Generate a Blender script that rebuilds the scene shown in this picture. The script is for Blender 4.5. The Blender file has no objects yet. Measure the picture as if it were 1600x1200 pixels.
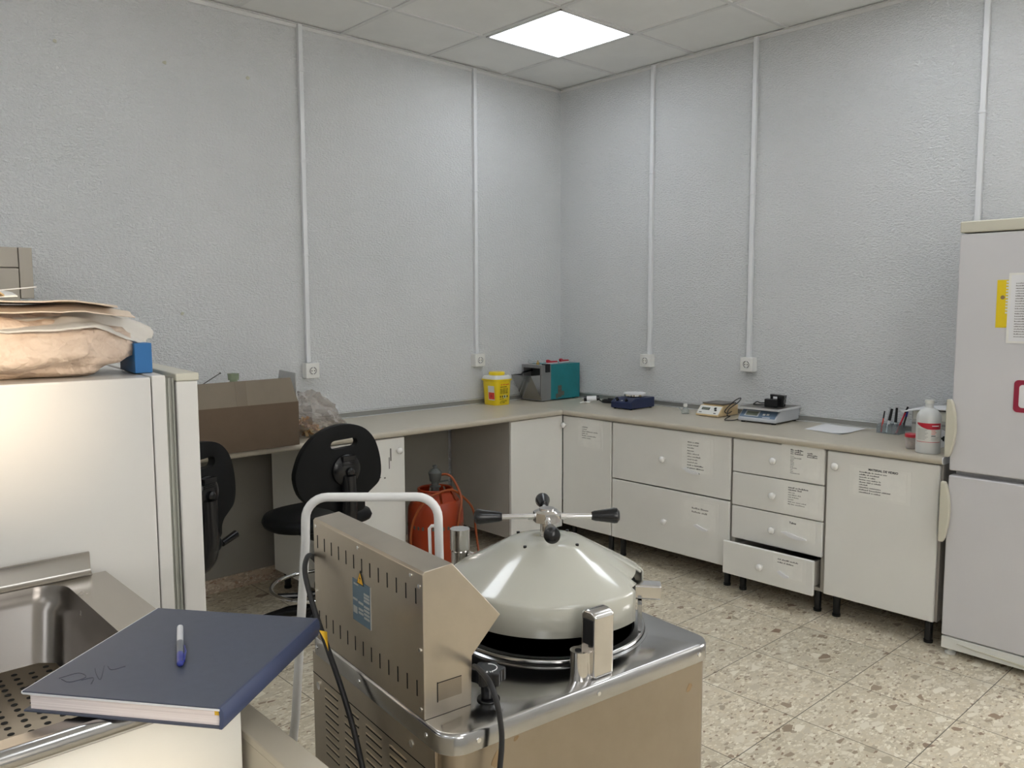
import bpy, bmesh, math, random
from mathutils import Vector, Matrix, noise
random.seed(7)
SC = bpy.context.scene
COL = SC.collection
R = math.radians
H = 2.962            # ceiling height

# ------------------------------------------------------------------ camera
cam = bpy.data.cameras.new('camera')
cam.sensor_fit = 'HORIZONTAL'; cam.sensor_width = 36.0
cam.lens = 1277.3 / 1600 * 36.0
cam.clip_start = 0.02
camo = bpy.data.objects.new('camera', cam); COL.objects.link(camo)
_y, _p, _r = R(47.4046), R(5.4326), R(-0.1943)
_f = Vector((-math.sin(_y)*math.cos(_p), math.cos(_y)*math.cos(_p), -math.sin(_p)))
_rt = Vector((math.cos(_y), math.sin(_y), 0)); _u = _rt.cross(_f)
_rt, _u = math.cos(_r)*_rt + math.sin(_r)*_u, -math.sin(_r)*_rt + math.cos(_r)*_u
camo.matrix_world = Matrix(((_rt.x, _u.x, -_f.x, 4.0695), (_rt.y, _u.y, -_f.y, -4.2104), (_rt.z, _u.z, -_f.z, 1.4700), (0, 0, 0, 1)))
SC.camera = camo

# ------------------------------------------------------------------ world, sun, exposure
SC.view_settings.view_transform = 'Standard'
SC.view_settings.look = 'None'
SC.view_settings.gamma = 1.0
SC.view_settings.use_curve_mapping = False
SC.view_settings.exposure = 0.56
LAMP = 5.6           # strength of the ceiling panels
w = bpy.data.worlds.new('sky'); SC.world = w; w.use_nodes = True
w.node_tree.nodes['Background'].inputs[0].default_value = (1.0, 0.97, 0.93, 1)
w.node_tree.nodes['Background'].inputs[1].default_value = 6.8
sun = bpy.data.lights.new('sun', 'SUN'); sun.energy = 2.0; sun.color = (1.0, 0.80, 0.56); sun.angle = R(4.0)
suno = bpy.data.objects.new('sun', sun); COL.objects.link(suno)
SUN_DIR = Vector((-1.0, 0.03, -0.215)).normalized()
suno.rotation_euler = SUN_DIR.to_track_quat('-Z', 'Y').to_euler()
suno.location = (8, -4.3, 3)

# ------------------------------------------------------------------ materials
def newmat(name):
    m = bpy.data.materials.new(name); m.use_nodes = True
    nt = m.node_tree
    return m, nt, nt.nodes['Principled BSDF']
def setc(b, col, rough, metal=0.0, spec=0.5, coat=0.0, trans=0.0, ior=1.45, alpha=1.0, sheen=0.0):
    b.inputs['Base Color'].default_value = (*col, 1)
    b.inputs['Roughness'].default_value = rough
    b.inputs['Metallic'].default_value = metal
    b.inputs['Specular IOR Level'].default_value = spec
    b.inputs['Coat Weight'].default_value = coat
    b.inputs['Transmission Weight'].default_value = trans
    b.inputs['IOR'].default_value = ior
    b.inputs['Alpha'].default_value = alpha
def coords(nt, scale=(1, 1, 1)):
    g = nt.nodes.new('ShaderNodeNewGeometry'); mp = nt.nodes.new('ShaderNodeMapping')
    mp.inputs['Scale'].default_value = scale
    nt.links.new(g.outputs['Position'], mp.inputs['Vector'])
    return mp.outputs['Vector']
def nz(nt, vec, scale, detail=4, rough=0.6):
    n = nt.nodes.new('ShaderNodeTexNoise'); n.inputs['Scale'].default_value = scale
    n.inputs['Detail'].default_value = detail; n.inputs['Roughness'].default_value = rough
    nt.links.new(vec, n.inputs['Vector']); return n
def ramp(nt, fac, stops):
    r = nt.nodes.new('ShaderNodeValToRGB'); e = r.color_ramp.elements
    while len(e) > 1: e.remove(e[-1])
    e[0].position = stops[0][0]; e[0].color = (*stops[0][1], 1)
    for p, c in stops[1:]:
        x = e.new(p); x.color = (*c, 1)
    nt.links.new(fac, r.inputs['Fac']); return r.outputs['Color']
def bump(nt, b, h, strength, dist):
    bp = nt.nodes.new('ShaderNodeBump'); bp.inputs['Strength'].default_value = strength; bp.inputs['Distance'].default_value = dist
    nt.links.new(h, bp.inputs['Height']); nt.links.new(bp.outputs['Normal'], b.inputs['Normal'])
def plain(name, col, rough=0.5, metal=0.0, var=0.06, scale=6.0, bmp=0.0, **k):
    """a colour with slight procedural variation of its own (wear) and optional fine bump"""
    m, nt, b = newmat(name); setc(b, col, rough, metal, **k)
    v = coords(nt); n = nz(nt, v, scale)
    lo = tuple(c*(1-var) for c in col); hi = tuple(min(1, c*(1+var)) for c in col)
    nt.links.new(ramp(nt, n.outputs['Fac'], [(0.3, lo), (0.7, hi)]), b.inputs['Base Color'])
    if bmp: bump(nt, b, nz(nt, v, scale*20).outputs['Fac'], bmp, 0.001)
    return m
M = {}
# wall paint with sprayed drop texture
m, nt, b = newmat('wall_paint'); setc(b, (0.74, 0.75, 0.755), 0.78, spec=0.3)
v = coords(nt)
mpw = coords(nt, (1, 1, 1.9))
n1 = nz(nt, mpw, 62, 4, 0.6); n2 = nz(nt, v, 1.3, 2)
cr = ramp(nt, n1.outputs['Fac'], [(0.42, (0, 0, 0)), (0.62, (1, 1, 1))])
bump(nt, b, cr, 1.0, 0.0038)
nt.links.new(ramp(nt, n2.outputs['Fac'], [(0.3, (0.72, 0.735, 0.74)), (0.7, (0.77, 0.78, 0.785))]), b.inputs['Base Color'])
M['wall'] = m
M['ceil'] = plain('ceiling_tile', (0.80, 0.80, 0.785), 0.9, var=0.03, scale=4, bmp=0.25, spec=0.2)
M['tbar'] = plain('ceiling_grid_metal', (0.70, 0.70, 0.69), 0.5, var=0.02)
# terrazzo floor, 40 cm tiles
def terrazzo(name, base, chips, joints=True, tint=1.0):
    m, nt, b = newmat(name); setc(b, base, 0.42, spec=0.45)
    v = coords(nt)
    nn = nz(nt, v, 9, 3)
    mixv = nt.nodes.new('ShaderNodeMix'); mixv.data_type = 'VECTOR'; mixv.inputs['Factor'].default_value = 0.02
    nt.links.new(v, mixv.inputs[4]); nt.links.new(nn.outputs['Color'], mixv.inputs[5])
    vec = mixv.outputs[1]
    def layer(scale, p, edge, prev, cols):
        mp = nt.nodes.new('ShaderNodeMapping'); mp.inputs['Rotation'].default_value = (0, 0, scale*0.3); mp.inputs['Scale'].default_value = (1, 0.55, 1)
        nt.links.new(vec, mp.inputs['Vector'])
        v1 = nt.nodes.new('ShaderNodeTexVoronoi'); v2 = nt.nodes.new('ShaderNodeTexVoronoi'); v2.feature = 'DISTANCE_TO_EDGE'
        for vo in (v1, v2):
            vo.inputs['Scale'].default_value = scale; nt.links.new(mp.outputs['Vector'], vo.inputs['Vector'])
        sep = nt.nodes.new('ShaderNodeSeparateColor'); nt.links.new(v1.outputs['Color'], sep.inputs[0])
        colr = ramp(nt, sep.outputs[0], cols)
        a = nt.nodes.new('ShaderNodeMath'); a.operation = 'LESS_THAN'; a.inputs[1].default_value = p; nt.links.new(sep.outputs[1], a.inputs[0])
        sz = nt.nodes.new('ShaderNodeMath'); sz.operation = 'MULTIPLY_ADD'; sz.inputs[1].default_value = edge*1.6; sz.inputs[2].default_value = edge*0.4; nt.links.new(sep.outputs[2], sz.inputs[0])
        g = nt.nodes.new('ShaderNodeMath'); g.operation = 'GREATER_THAN'; nt.links.new(v2.outputs['Distance'], g.inputs[0]); nt.links.new(sz.outputs[0], g.inputs[1])
        m2 = nt.nodes.new('ShaderNodeMath'); m2.operation = 'MULTIPLY'; nt.links.new(a.outputs[0], m2.inputs[0]); nt.links.new(g.outputs[0], m2.inputs[1])
        mx = nt.nodes.new('ShaderNodeMix'); mx.data_type = 'RGBA'
        nt.links.new(m2.outputs[0], mx.inputs[0]); nt.links.new(prev, mx.inputs[6]); nt.links.new(colr, mx.inputs[7])
        return mx.outputs[2]
    c0 = ramp(nt, nz(nt, v, 14, 6, 0.7).outputs['Fac'], [(0.3, tuple(c*0.82 for c in base)), (0.7, tuple(c*1.15 for c in base))])
    c1 = layer(130, 0.7, 0.10, c0, chips)
    c2 = layer(62, 0.55, 0.12, c1, chips)
    c3 = layer(34, 0.30, 0.14, c2, chips)
    out = c3
    if joints:
        sp = nt.nodes.new('ShaderNodeSeparateXYZ'); nt.links.new(v, sp.inputs[0])
        js = []
        for ax, off in (('X', 2.69), ('Y', -1.17)):
            a = nt.nodes.new('ShaderNodeMath'); a.operation = 'SUBTRACT'; a.inputs[1].default_value = off
            nt.links.new(sp.outputs[ax], a.inputs[0])
            p = nt.nodes.new('ShaderNodeMath'); p.operation = 'PINGPONG'; p.inputs[1].default_value = 0.2
            nt.links.new(a.outputs[0], p.inputs[0])
            l = nt.nodes.new('ShaderNodeMath'); l.operation = 'LESS_THAN'; l.inputs[1].default_value = 0.0016
            nt.links.new(p.outputs[0], l.inputs[0]); js.append(l.outputs[0])
        mxm = nt.nodes.new('ShaderNodeMath'); mxm.operation = 'MAXIMUM'
        nt.links.new(js[0], mxm.inputs[0]); nt.links.new(js[1], mxm.inputs[1])
        # each tile slightly different
        fl = nt.nodes.new('ShaderNodeVectorMath'); fl.operation = 'SNAP'; fl.inputs[1].default_value = (0.4, 0.4, 10)
        of = nt.nodes.new('ShaderNodeVectorMath'); of.operation = 'SUBTRACT'; of.inputs[1].default_value = (2.69, -1.17, -5)
        nt.links.new(v, of.inputs[0]); nt.links.new(of.outputs[0], fl.inputs[0])
        wn = nt.nodes.new('ShaderNodeTexWhiteNoise'); nt.links.new(fl.outputs[0], wn.inputs['Vector'])
        tc = ramp(nt, wn.outputs['Value'], [(0, (0.93, 0.93, 0.92)), (1, (1.04, 1.03, 1.02))])
        mu = nt.nodes.new('ShaderNodeMix'); mu.data_type = 'RGBA'; mu.blend_type = 'MULTIPLY'; mu.inputs[0].default_value = 1
        nt.links.new(out, mu.inputs[6]); nt.links.new(tc, mu.inputs[7])
        mj = nt.nodes.new('ShaderNodeMix'); mj.data_type = 'RGBA'
        nt.links.new(mxm.outputs[0], mj.inputs[0]); nt.links.new(mu.outputs[2], mj.inputs[6]); mj.inputs[7].default_value = (0.10, 0.085, 0.065, 1)
        out = mj.outputs[2]
    nt.links.new(out, b.inputs['Base Color'])
    return m
M['floor'] = terrazzo('terrazzo_floor', (0.60, 0.53, 0.40), [(0.0, (0.25, 0.165, 0.11)), (0.08, (0.36, 0.30, 0.22)), (0.2, (0.54, 0.48, 0.37)), (0.55, (0.66, 0.60, 0.48)), (1.0, (0.80, 0.75, 0.63))])
M['skirt'] = terrazzo('terrazzo_skirting', (0.45, 0.36, 0.28), [(0.0, (0.33, 0.2, 0.14)), (0.4, (0.52, 0.40, 0.30)), (1.0, (0.66, 0.58, 0.48))], joints=False)
M['lam'] = plain('white_laminate', (0.76, 0.75, 0.71), 0.33, var=0.025, scale=3)
M['shade_board'] = plain('painted_shade_board', (0.27, 0.255, 0.225), 0.6, var=0.03)  # dark colour stands in for the shade under the worktop
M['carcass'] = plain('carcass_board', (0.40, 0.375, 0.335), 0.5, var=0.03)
M['knob'] = plain('knob_porcelain', (0.80, 0.79, 0.76), 0.18, var=0.01, coat=0.4)
M['gap'] = plain('dark_gap', (0.02, 0.02, 0.02), 0.9, var=0.1)
M['work'] = plain('cream_worktop', (0.50, 0.455, 0.37), 0.30, var=0.04, scale=30)
M['alu'] = plain('brushed_aluminium', (0.78, 0.79, 0.80), 0.32, 0.6, var=0.04)
M['alu_dark'] = plain('grey_upstand', (0.33, 0.33, 0.31), 0.35, 0.5, var=0.04)
M['blackp'] = plain('black_plastic', (0.008, 0.008, 0.009), 0.25, var=0.15)
M['blackr'] = plain('black_rubber', (0.016, 0.016, 0.017), 0.55, var=0.15)
M['pu'] = plain('black_polyurethane', (0.004, 0.0045, 0.005), 0.55, var=0.2, bmp=0.12, spec=0.25)
M['chrome'] = plain('chrome', (0.80, 0.80, 0.80), 0.08, 1.0, var=0.02)
def steel(name, col, rough, streak=(3, 3, 160), s=0.10, metal=1.0):
    m, nt, b = newmat(name); setc(b, col, rough, metal)
    v = coords(nt, streak); n = nz(nt, v, 6, 5, 0.7)
    v2 = coords(nt); n2 = nz(nt, v2, 5, 5, 0.7)
    mr = nt.nodes.new('ShaderNodeMapRange'); mr.inputs['To Min'].default_value = rough*0.75; mr.inputs['To Max'].default_value = rough*1.35
    nt.links.new(n2.outputs['Fac'], mr.inputs['Value']); nt.links.new(mr.outputs[0], b.inputs['Roughness'])
    nt.links.new(ramp(nt, n2.outputs['Fac'], [(0.3, tuple(c*0.86 for c in col)), (0.7, col)]), b.inputs['Base Color'])
    bump(nt, b, n.outputs['Fac'], s, 0.0006)
    return m
M['steel'] = steel('stainless_sheet', (0.60, 0.535, 0.445), 0.30)
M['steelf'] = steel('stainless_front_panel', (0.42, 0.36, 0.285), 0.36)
M['steelp'] = steel('stainless_polished', (0.52, 0.515, 0.51), 0.17, s=0.02)
M['basin'] = steel('shaded_basin_steel', (0.22, 0.20, 0.18), 0.24, s=0.004)  # sink steel darkened to paint in the basin's dark reflections
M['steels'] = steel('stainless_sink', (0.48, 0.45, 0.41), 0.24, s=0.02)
M['cast'] = plain('polished_casting', (0.66, 0.64, 0.62), 0.14, 1.0, var=0.04, scale=40)
M['lid'] = plain('cream_enamel', (0.47, 0.465, 0.405), 0.16, var=0.015, coat=0.5)
M['dark'] = plain('chamber_black', (0.004, 0.004, 0.004), 0.7, var=0.1)
M['white_tube'] = plain('white_painted_steel', (0.78, 0.775, 0.76), 0.28, var=0.02)
M['pvc'] = plain('white_pvc', (0.71, 0.72, 0.73), 0.4, var=0.02)
M['socket'] = plain('socket_plastic', (0.78, 0.775, 0.74), 0.3, var=0.01)
M['fridge'] = plain('fridge_white', (0.62, 0.61, 0.625), 0.30, var=0.01)
M['fridge2'] = plain('fridge_side_enamel', (0.70, 0.68, 0.64), 0.26, var=0.02, scale=3)
M['cream'] = plain('cream_plastic', (0.60, 0.575, 0.475), 0.38, var=0.02)
M['gasket'] = plain('grey_gasket', (0.36, 0.36, 0.31), 0.6, var=0.04)
M['navy'] = plain('navy_cover', (0.062, 0.072, 0.105), 0.42, var=0.06, scale=60, bmp=0.2)
M['emboss'] = plain('embossed_navy', (0.040, 0.046, 0.068), 0.5)
M['navyb'] = plain('navy_spine', (0.05, 0.065, 0.13), 0.42, var=0.05)
M['edge_white'] = plain('worn_white_edge', (0.70, 0.70, 0.72), 0.5, var=0.04)
m, nt, b = newmat('page_block'); setc(b, (0.82, 0.74, 0.72), 0.8)
v = coords(nt, (1, 1, 400)); n = nz(nt, v, 3)
nt.links.new(ramp(nt, n.outputs['Fac'], [(0.35, (0.70, 0.62, 0.60)), (0.65, (0.88, 0.80, 0.78))]), b.inputs['Base Color']); M['pages'] = m
M['card'] = plain('brown_cardboard', (0.115, 0.080, 0.052), 0.85, var=0.06, scale=12)
M['card_in'] = plain('cardboard_inner', (0.205, 0.172, 0.130), 0.85, var=0.05, scale=12)
M['tape'] = plain('brown_tape', (0.165, 0.132, 0.092), 0.4, var=0.04)
M['greycard'] = plain('grey_card', (0.47, 0.47, 0.46), 0.8, var=0.04)
M['yellow'] = plain('yellow_plastic', (0.80, 0.60, 0.015), 0.30, var=0.03)
M['yellow2'] = plain('yellow_ribbon', (0.80, 0.48, 0.03), 0.5, var=0.05)
M['clearw'] = plain('frosted_white', (0.72, 0.72, 0.68), 0.25, var=0.03)
M['red'] = plain('red_plastic', (0.50, 0.02, 0.04), 0.3, var=0.05)
M['darkred'] = plain('dark_red_frame', (0.30, 0.02, 0.05), 0.4, var=0.03)
M['labelred'] = plain('label_red', (0.70, 0.06, 0.03), 0.5, var=0.03)
M['paper'] = plain('white_paper', (0.78, 0.78, 0.79), 0.8, var=0.02)
M['kraft'] = plain('cream_paper_sheets', (0.64, 0.53, 0.42), 0.75, var=0.05, scale=10)
M['sheetw'] = plain('off_white_sheets', (0.60, 0.57, 0.52), 0.75, var=0.05, scale=10)
M['ink'] = plain('black_ink', (0.02, 0.02, 0.02), 0.8, var=0.05)
M['inkg'] = plain('grey_ink', (0.16, 0.15, 0.14), 0.8, var=0.05)
M['sleeve'] = plain('taped_note_paper', (0.83, 0.82, 0.775), 0.24, var=0.03, scale=25)
M['film'] = plain('tape_film', (0.82, 0.81, 0.765), 0.14, var=0.02, coat=0.3)
M['teal'] = plain('teal_enamel', (0.012, 0.19, 0.22), 0.34, var=0.10, scale=8)
M['rust'] = plain('rust_stain', (0.10, 0.10, 0.08), 0.7, var=0.3, scale=60)
M['greyp'] = plain('grey_panel', (0.28, 0.28, 0.28), 0.35, 0.5, var=0.04)
M['darkp'] = plain('dark_grey_panel', (0.03, 0.03, 0.03), 0.4, var=0.1)
M['navyi'] = plain('navy_instrument', (0.012, 0.022, 0.075), 0.32, var=0.05)
M['beige_i'] = plain('beige_instrument', (0.66, 0.50, 0.28), 0.35, var=0.03)
M['ivory'] = plain('ivory_panel', (0.72, 0.72, 0.68), 0.35, var=0.02)
M['scale_g'] = plain('grey_scale_body', (0.50, 0.52, 0.55), 0.3, var=0.03)
M['scale_b'] = plain('blue_grey_keypad', (0.13, 0.19, 0.27), 0.3, var=0.04)
M['lcd'] = plain('lcd_glass', (0.20, 0.22, 0.17), 0.15, var=0.03)
M['plate'] = plain('pan_metal', (0.20, 0.185, 0.165), 0.30, 0.7, var=0.06)
M['orange'] = plain('orange_paint', (0.30, 0.034, 0.006), 0.34, var=0.10, scale=7)
M['hose'] = plain('orange_hose', (0.28, 0.060, 0.012), 0.4, var=0.08)
M['regul'] = plain('grey_regulator', (0.075, 0.08, 0.075), 0.45, var=0.08)
M['blue'] = plain('blue_card', (0.02, 0.14, 0.36), 0.5, var=0.03)
M['cork'] = plain('cork', (0.40, 0.22, 0.09), 0.8, var=0.3, scale=90)
M['corkl'] = plain('pale_wood', (0.60, 0.44, 0.24), 0.7, var=0.15, scale=60)
M['wallunit'] = plain('beige_wall_unit', (0.40, 0.36, 0.30), 0.5, var=0.03)
M['beigebox'] = plain('beige_board', (0.52, 0.47, 0.38), 0.55, var=0.03, bmp=0.1)
M['penblue'] = plain('blue_pen', (0.03, 0.04, 0.25), 0.3, var=0.05)
M['pengrey'] = plain('grey_pen_grip', (0.16, 0.17, 0.19), 0.5, var=0.05)
M['silver'] = plain('silver_plastic', (0.70, 0.71, 0.75), 0.22, 0.3, var=0.02)
M['ratingplate'] = plain('rating_plate_blue', (0.10, 0.16, 0.21), 0.35, 0.2, var=0.05)
M['ratingtext'] = plain('rating_plate_fields', (0.42, 0.43, 0.42), 0.35, 0.4, var=0.03)
M['warn'] = plain('warning_yellow', (0.80, 0.42, 0.02), 0.45, var=0.02)
M['brass'] = plain('brass', (0.62, 0.44, 0.16), 0.3, 0.9, var=0.05)
M['green'] = plain('yellow_green_card', (0.60, 0.62, 0.32), 0.5, var=0.03)
M['stain'] = plain('brown_stain', (0.28, 0.19, 0.10), 0.6, var=0.2)
M['plug_hole'] = plain('wall_plug_beige', (0.56, 0.55, 0.45), 0.8, var=0.1)
def clear(name, col, amount, rough=0.1):
    """thin clear plastic: partly see-through, partly glossy/diffuse"""
    m, nt, b = newmat(name); setc(b, col, rough)
    tr = nt.nodes.new('ShaderNodeBsdfTransparent'); tr.inputs[0].default_value = (*[min(1, c+0.25) for c in col], 1)
    mx = nt.nodes.new('ShaderNodeMixShader')
    fr = nt.nodes.new('ShaderNodeLayerWeight'); fr.inputs[0].default_value = 0.35
    mr = nt.nodes.new('ShaderNodeMapRange'); mr.inputs['To Min'].default_value = amount; mr.inputs['To Max'].default_value = min(1, amount+0.5)
    nt.links.new(fr.outputs['Facing'], mr.inputs['Value']); nt.links.new(mr.outputs[0], mx.inputs[0])
    nt.links.new(tr.outputs[0], mx.inputs[1]); nt.links.new(b.outputs[0], mx.inputs[2])
    nt.links.new(mx.outputs[0], nt.nodes['Material Output'].inputs['Surface'])
    return m
M['clear'] = clear('clear_acrylic', (0.62, 0.65, 0.66), 0.14, 0.08)
M['bagfilm'] = clear('bag_film', (0.60, 0.57, 0.54), 0.20, 0.15)
M['bottlew'] = clear('milky_bottle', (0.76, 0.77, 0.75), 0.72, 0.3)
M['cupc'] = clear('clear_cup', (0.70, 0.66, 0.64), 0.30, 0.15)
M['greenglass'] = clear('green_glass', (0.35, 0.40, 0.28), 0.45, 0.08)
m, nt, b = newmat('crumpled_cloth_bag'); setc(b, (0.62, 0.50, 0.40), 0.6)
v = coords(nt); nt.links.new(ramp(nt, nz(nt, v, 9, 6, 0.65).outputs['Fac'], [(0.3, (0.55, 0.42, 0.325)), (0.7, (0.68, 0.56, 0.455))]), b.inputs['Base Color'])
vo = nt.nodes.new('ShaderNodeTexVoronoi'); vo.inputs['Scale'].default_value = 11; vo.feature = 'DISTANCE_TO_EDGE'
nn = nz(nt, v, 4, 5); mxv = nt.nodes.new('ShaderNodeMix'); mxv.data_type = 'VECTOR'; mxv.inputs['Factor'].default_value = 0.25
nt.links.new(v, mxv.inputs[4]); nt.links.new(nn.outputs['Color'], mxv.inputs[5]); nt.links.new(mxv.outputs[1], vo.inputs['Vector'])
bump(nt, b, vo.outputs['Distance'], 0.6, 0.04); M['cloth'] = m
m, nt, b = newmat('lamp_diffuser'); setc(b, (0.9, 0.95, 1.0), 0.4)
v = coords(nt); nt.links.new(ramp(nt, nz(nt, v, 4, 2).outputs['Fac'], [(0.35, (0.86, 0.92, 1.0)), (0.65, (0.91, 0.955, 1.0))]), b.inputs['Emission Color'])
b.inputs['Emission Strength'].default_value = LAMP; M['lamp'] = m

# ------------------------------------------------------------------ mesh helper
class MB:
    def __init__(s): s.v = []; s.f = []; s.m = []; s.mats = []; s.cur = 0
    def use(s, mat):
        if mat not in s.mats: s.mats.append(mat)
        s.cur = s.mats.index(mat); return s
    def add(s, vs, fs):
        o = len(s.v); s.v += [Vector(p) for p in vs]
        for f in fs: s.f.append([o+i for i in f]); s.m.append(s.cur)
        return s
    def box(s, x0, x1, y0, y1, z0, z1):
        return s.add([(x0,y0,z0),(x1,y0,z0),(x1,y1,z0),(x0,y1,z0),(x0,y0,z1),(x1,y0,z1),(x1,y1,z1),(x0,y1,z1)],
                     [(0,3,2,1),(4,5,6,7),(0,1,5,4),(1,2,6,5),(2,3,7,6),(3,0,4,7)])
    def prism(s, poly, axis, a, b):
        """poly of 2D points extruded along axis from a to b. axis x: (y,z); y: (x,z); z: (x,y)"""
        n = len(poly)
        def P(p, t): return {'x': (t, p[0], p[1]), 'y': (p[0], t, p[1]), 'z': (p[0], p[1], t)}[axis]
        vs = [P(p, a) for p in poly]+[P(p, b) for p in poly]
        return s.add(vs, [tuple(range(n))[::-1], tuple(range(n, 2*n))]+[(i, (i+1) % n, n+(i+1) % n, n+i) for i in range(n)])
    def ring(s, c, ax, r, seg):
        ax = Vector(ax).normalized(); t = Vector((0, 0, 1)) if abs(ax.z) < 0.9 else Vector((1, 0, 0))
        u = ax.cross(t).normalized(); w_ = ax.cross(u)
        return [Vector(c)+r*(math.cos(2*math.pi*i/seg)*u+math.sin(2*math.pi*i/seg)*w_) for i in range(seg)]
    def cyl(s, p0, p1, r0, r1=None, seg=24, caps=True):
        r1 = r0 if r1 is None else r1
        ax = Vector(p1)-Vector(p0); a = s.ring(p0, ax, r0, seg); b_ = s.ring(p1, ax, r1, seg)
        fs = [(i, (i+1) % seg, seg+(i+1) % seg, seg+i) for i in range(seg)]
        if caps: fs += [tuple(range(seg))[::-1], tuple(range(seg, 2*seg))]
        return s.add(a+b_, fs)
    def lathe(s, prof, c=(0, 0, 0), seg=40, ax='z', sq=0, a0=0.0, a1=2*math.pi):
        """profile of (r, h); sq>0 gives a rounded-square section"""
        full = abs(a1-a0-2*math.pi) < 1e-6; n = seg if full else seg+1
        vs = []
        for r, h in prof:
            for i in range(n):
                t = a0+(a1-a0)*i/seg; k = 1.0
                if sq: k = 1/((abs(math.cos(t))**sq+abs(math.sin(t))**sq)**(1/sq))
                x, y = r*k*math.cos(t), r*k*math.sin(t)
                vs.append({'z': (c[0]+x, c[1]+y, c[2]+h), 'x': (c[0]+h, c[1]+x, c[2]+y), 'y': (c[0]+y, c[1]+h, c[2]+x)}[ax])
        fs = []
        for j in range(len(prof)-1):
            for i in range(n if full else n-1):
                fs.append((j*n+i, j*n+(i+1) % n, (j+1)*n+(i+1) % n, (j+1)*n+i))
        if full:
            if prof[0][0] > 1e-6: fs.append(tuple(range(n))[::-1])
            if prof[-1][0] > 1e-6: fs.append(tuple(range((len(prof)-1)*n, len(prof)*n)))
        return s.add(vs, fs)
    def tube(s, pts, r, seg=12, closed=False, smooth=0, caps=True):
        pts = [Vector(p) for p in pts]
        if smooth: pts = spline(pts, smooth, closed)
        n = len(pts); rings = []; prev = None
        for i, p in enumerate(pts):
            a = pts[(i-1) % n] if (i or closed) else p; b_ = pts[(i+1) % n] if (i < n-1 or closed) else p
            d = (b_-a).normalized()
            if prev is None:
                t = Vector((0, 0, 1)) if abs(d.z) < 0.9 else Vector((1, 0, 0)); u = d.cross(t).normalized()
            else: u = (prev-prev.dot(d)*d).normalized()
            prev = u; w_ = d.cross(u); rr = r[i*(len(r)-1)//(n-1)] if isinstance(r, (list, tuple)) else r
            rings.append([p+rr*(math.cos(2*math.pi*k/seg)*u+math.sin(2*math.pi*k/seg)*w_) for k in range(seg)])
        vs = [q for g in rings for q in g]; fs = []
        for j in range(n if closed else n-1):
            j2 = (j+1) % n
            for k in range(seg): fs.append((j*seg+k, j*seg+(k+1) % seg, j2*seg+(k+1) % seg, j2*seg+k))
        if not closed and caps: fs += [tuple(range(seg))[::-1], tuple(range((n-1)*seg, n*seg))]
        return s.add(vs, fs)
    def torus(s, c, R_, r, seg=48, ax=(0, 0, 1)):
        return s.tube(s.ring(c, ax, R_, seg), r, 12, closed=True)
    def ball(s, c, rx, ry=None, rz=None, n=16):
        ry = rx if ry is None else ry; rz = rx if rz is None else rz
        vs = [(c[0], c[1], c[2]-rz)]; fs = []
        for j in range(1, n//2):
            ph = -math.pi/2+math.pi*j/(n//2)
            for i in range(n):
                t = 2*math.pi*i/n; vs.append((c[0]+rx*math.cos(ph)*math.cos(t), c[1]+ry*math.cos(ph)*math.sin(t), c[2]+rz*math.sin(ph)))
        vs.append((c[0], c[1], c[2]+rz)); top = len(vs)-1
        for i in range(n):
            fs.append((0, 1+(i+1) % n, 1+i)); fs.append((top, top-n+i, top-n+(i+1) % n))
        for j in range(n//2-2):
            for i in range(n):
                a = 1+j*n+i; b_ = 1+j*n+(i+1) % n; fs.append((a, b_, b_+n, a+n))
        return s.add(vs, fs)
    def grid(s, fn, nu, nv, thick=0.0):
        """fn(u,v)->point, u,v in 0..1; a closed slab when thick > 0 (offset downwards)"""
        vs = [Vector(fn(i/nu, j/nv)) for j in range(nv+1) for i in range(nu+1)]
        W_ = nu+1; fs = [(j*W_+i, j*W_+i+1, (j+1)*W_+i+1, (j+1)*W_+i) for j in range(nv) for i in range(nu)]
        if thick:
            o = len(vs); vs += [p-Vector((0, 0, thick)) for p in vs]
            fs += [tuple(o+k for k in f)[::-1] for f in fs[:nu*nv]]
            bd = [i for i in range(W_)]+[j*W_+nu for j in range(1, nv+1)]+[nv*W_+i for i in range(nu-1, -1, -1)]+[j*W_ for j in range(nv-1, 0, -1)]
            for k in range(len(bd)):
                a, b_ = bd[k], bd[(k+1) % len(bd)]; fs.append((b_, a, o+a, o+b_))
        return s.add(vs, fs)
    def text(s, txt, size, origin, xdir, ydir, align='LEFT', depth=0.0006, bold=0.0):
        cu = bpy.data.curves.new('t', 'FONT'); cu.body = txt; cu.size = size; cu.extrude = depth/2; cu.align_x = align; cu.resolution_u = 2; cu.offset = bold
        o = bpy.data.objects.new('t', cu); me = bpy.data.meshes.new_from_object(o)
        X = Vector(xdir).normalized(); Y = Vector(ydir).normalized(); Z = X.cross(Y)
        vs = [Vector(origin)+X*p.co.x+Y*p.co.y+Z*p.co.z for p in me.vertices]
        s.add(vs, [tuple(f.vertices) for f in me.polygons])
        bpy.data.objects.remove(o); bpy.data.curves.remove(cu); bpy.data.meshes.remove(me)
        return s
    def xf(s, mat, start=0):
        for i in range(start, len(s.v)): s.v[i] = mat @ s.v[i]
        return s
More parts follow.
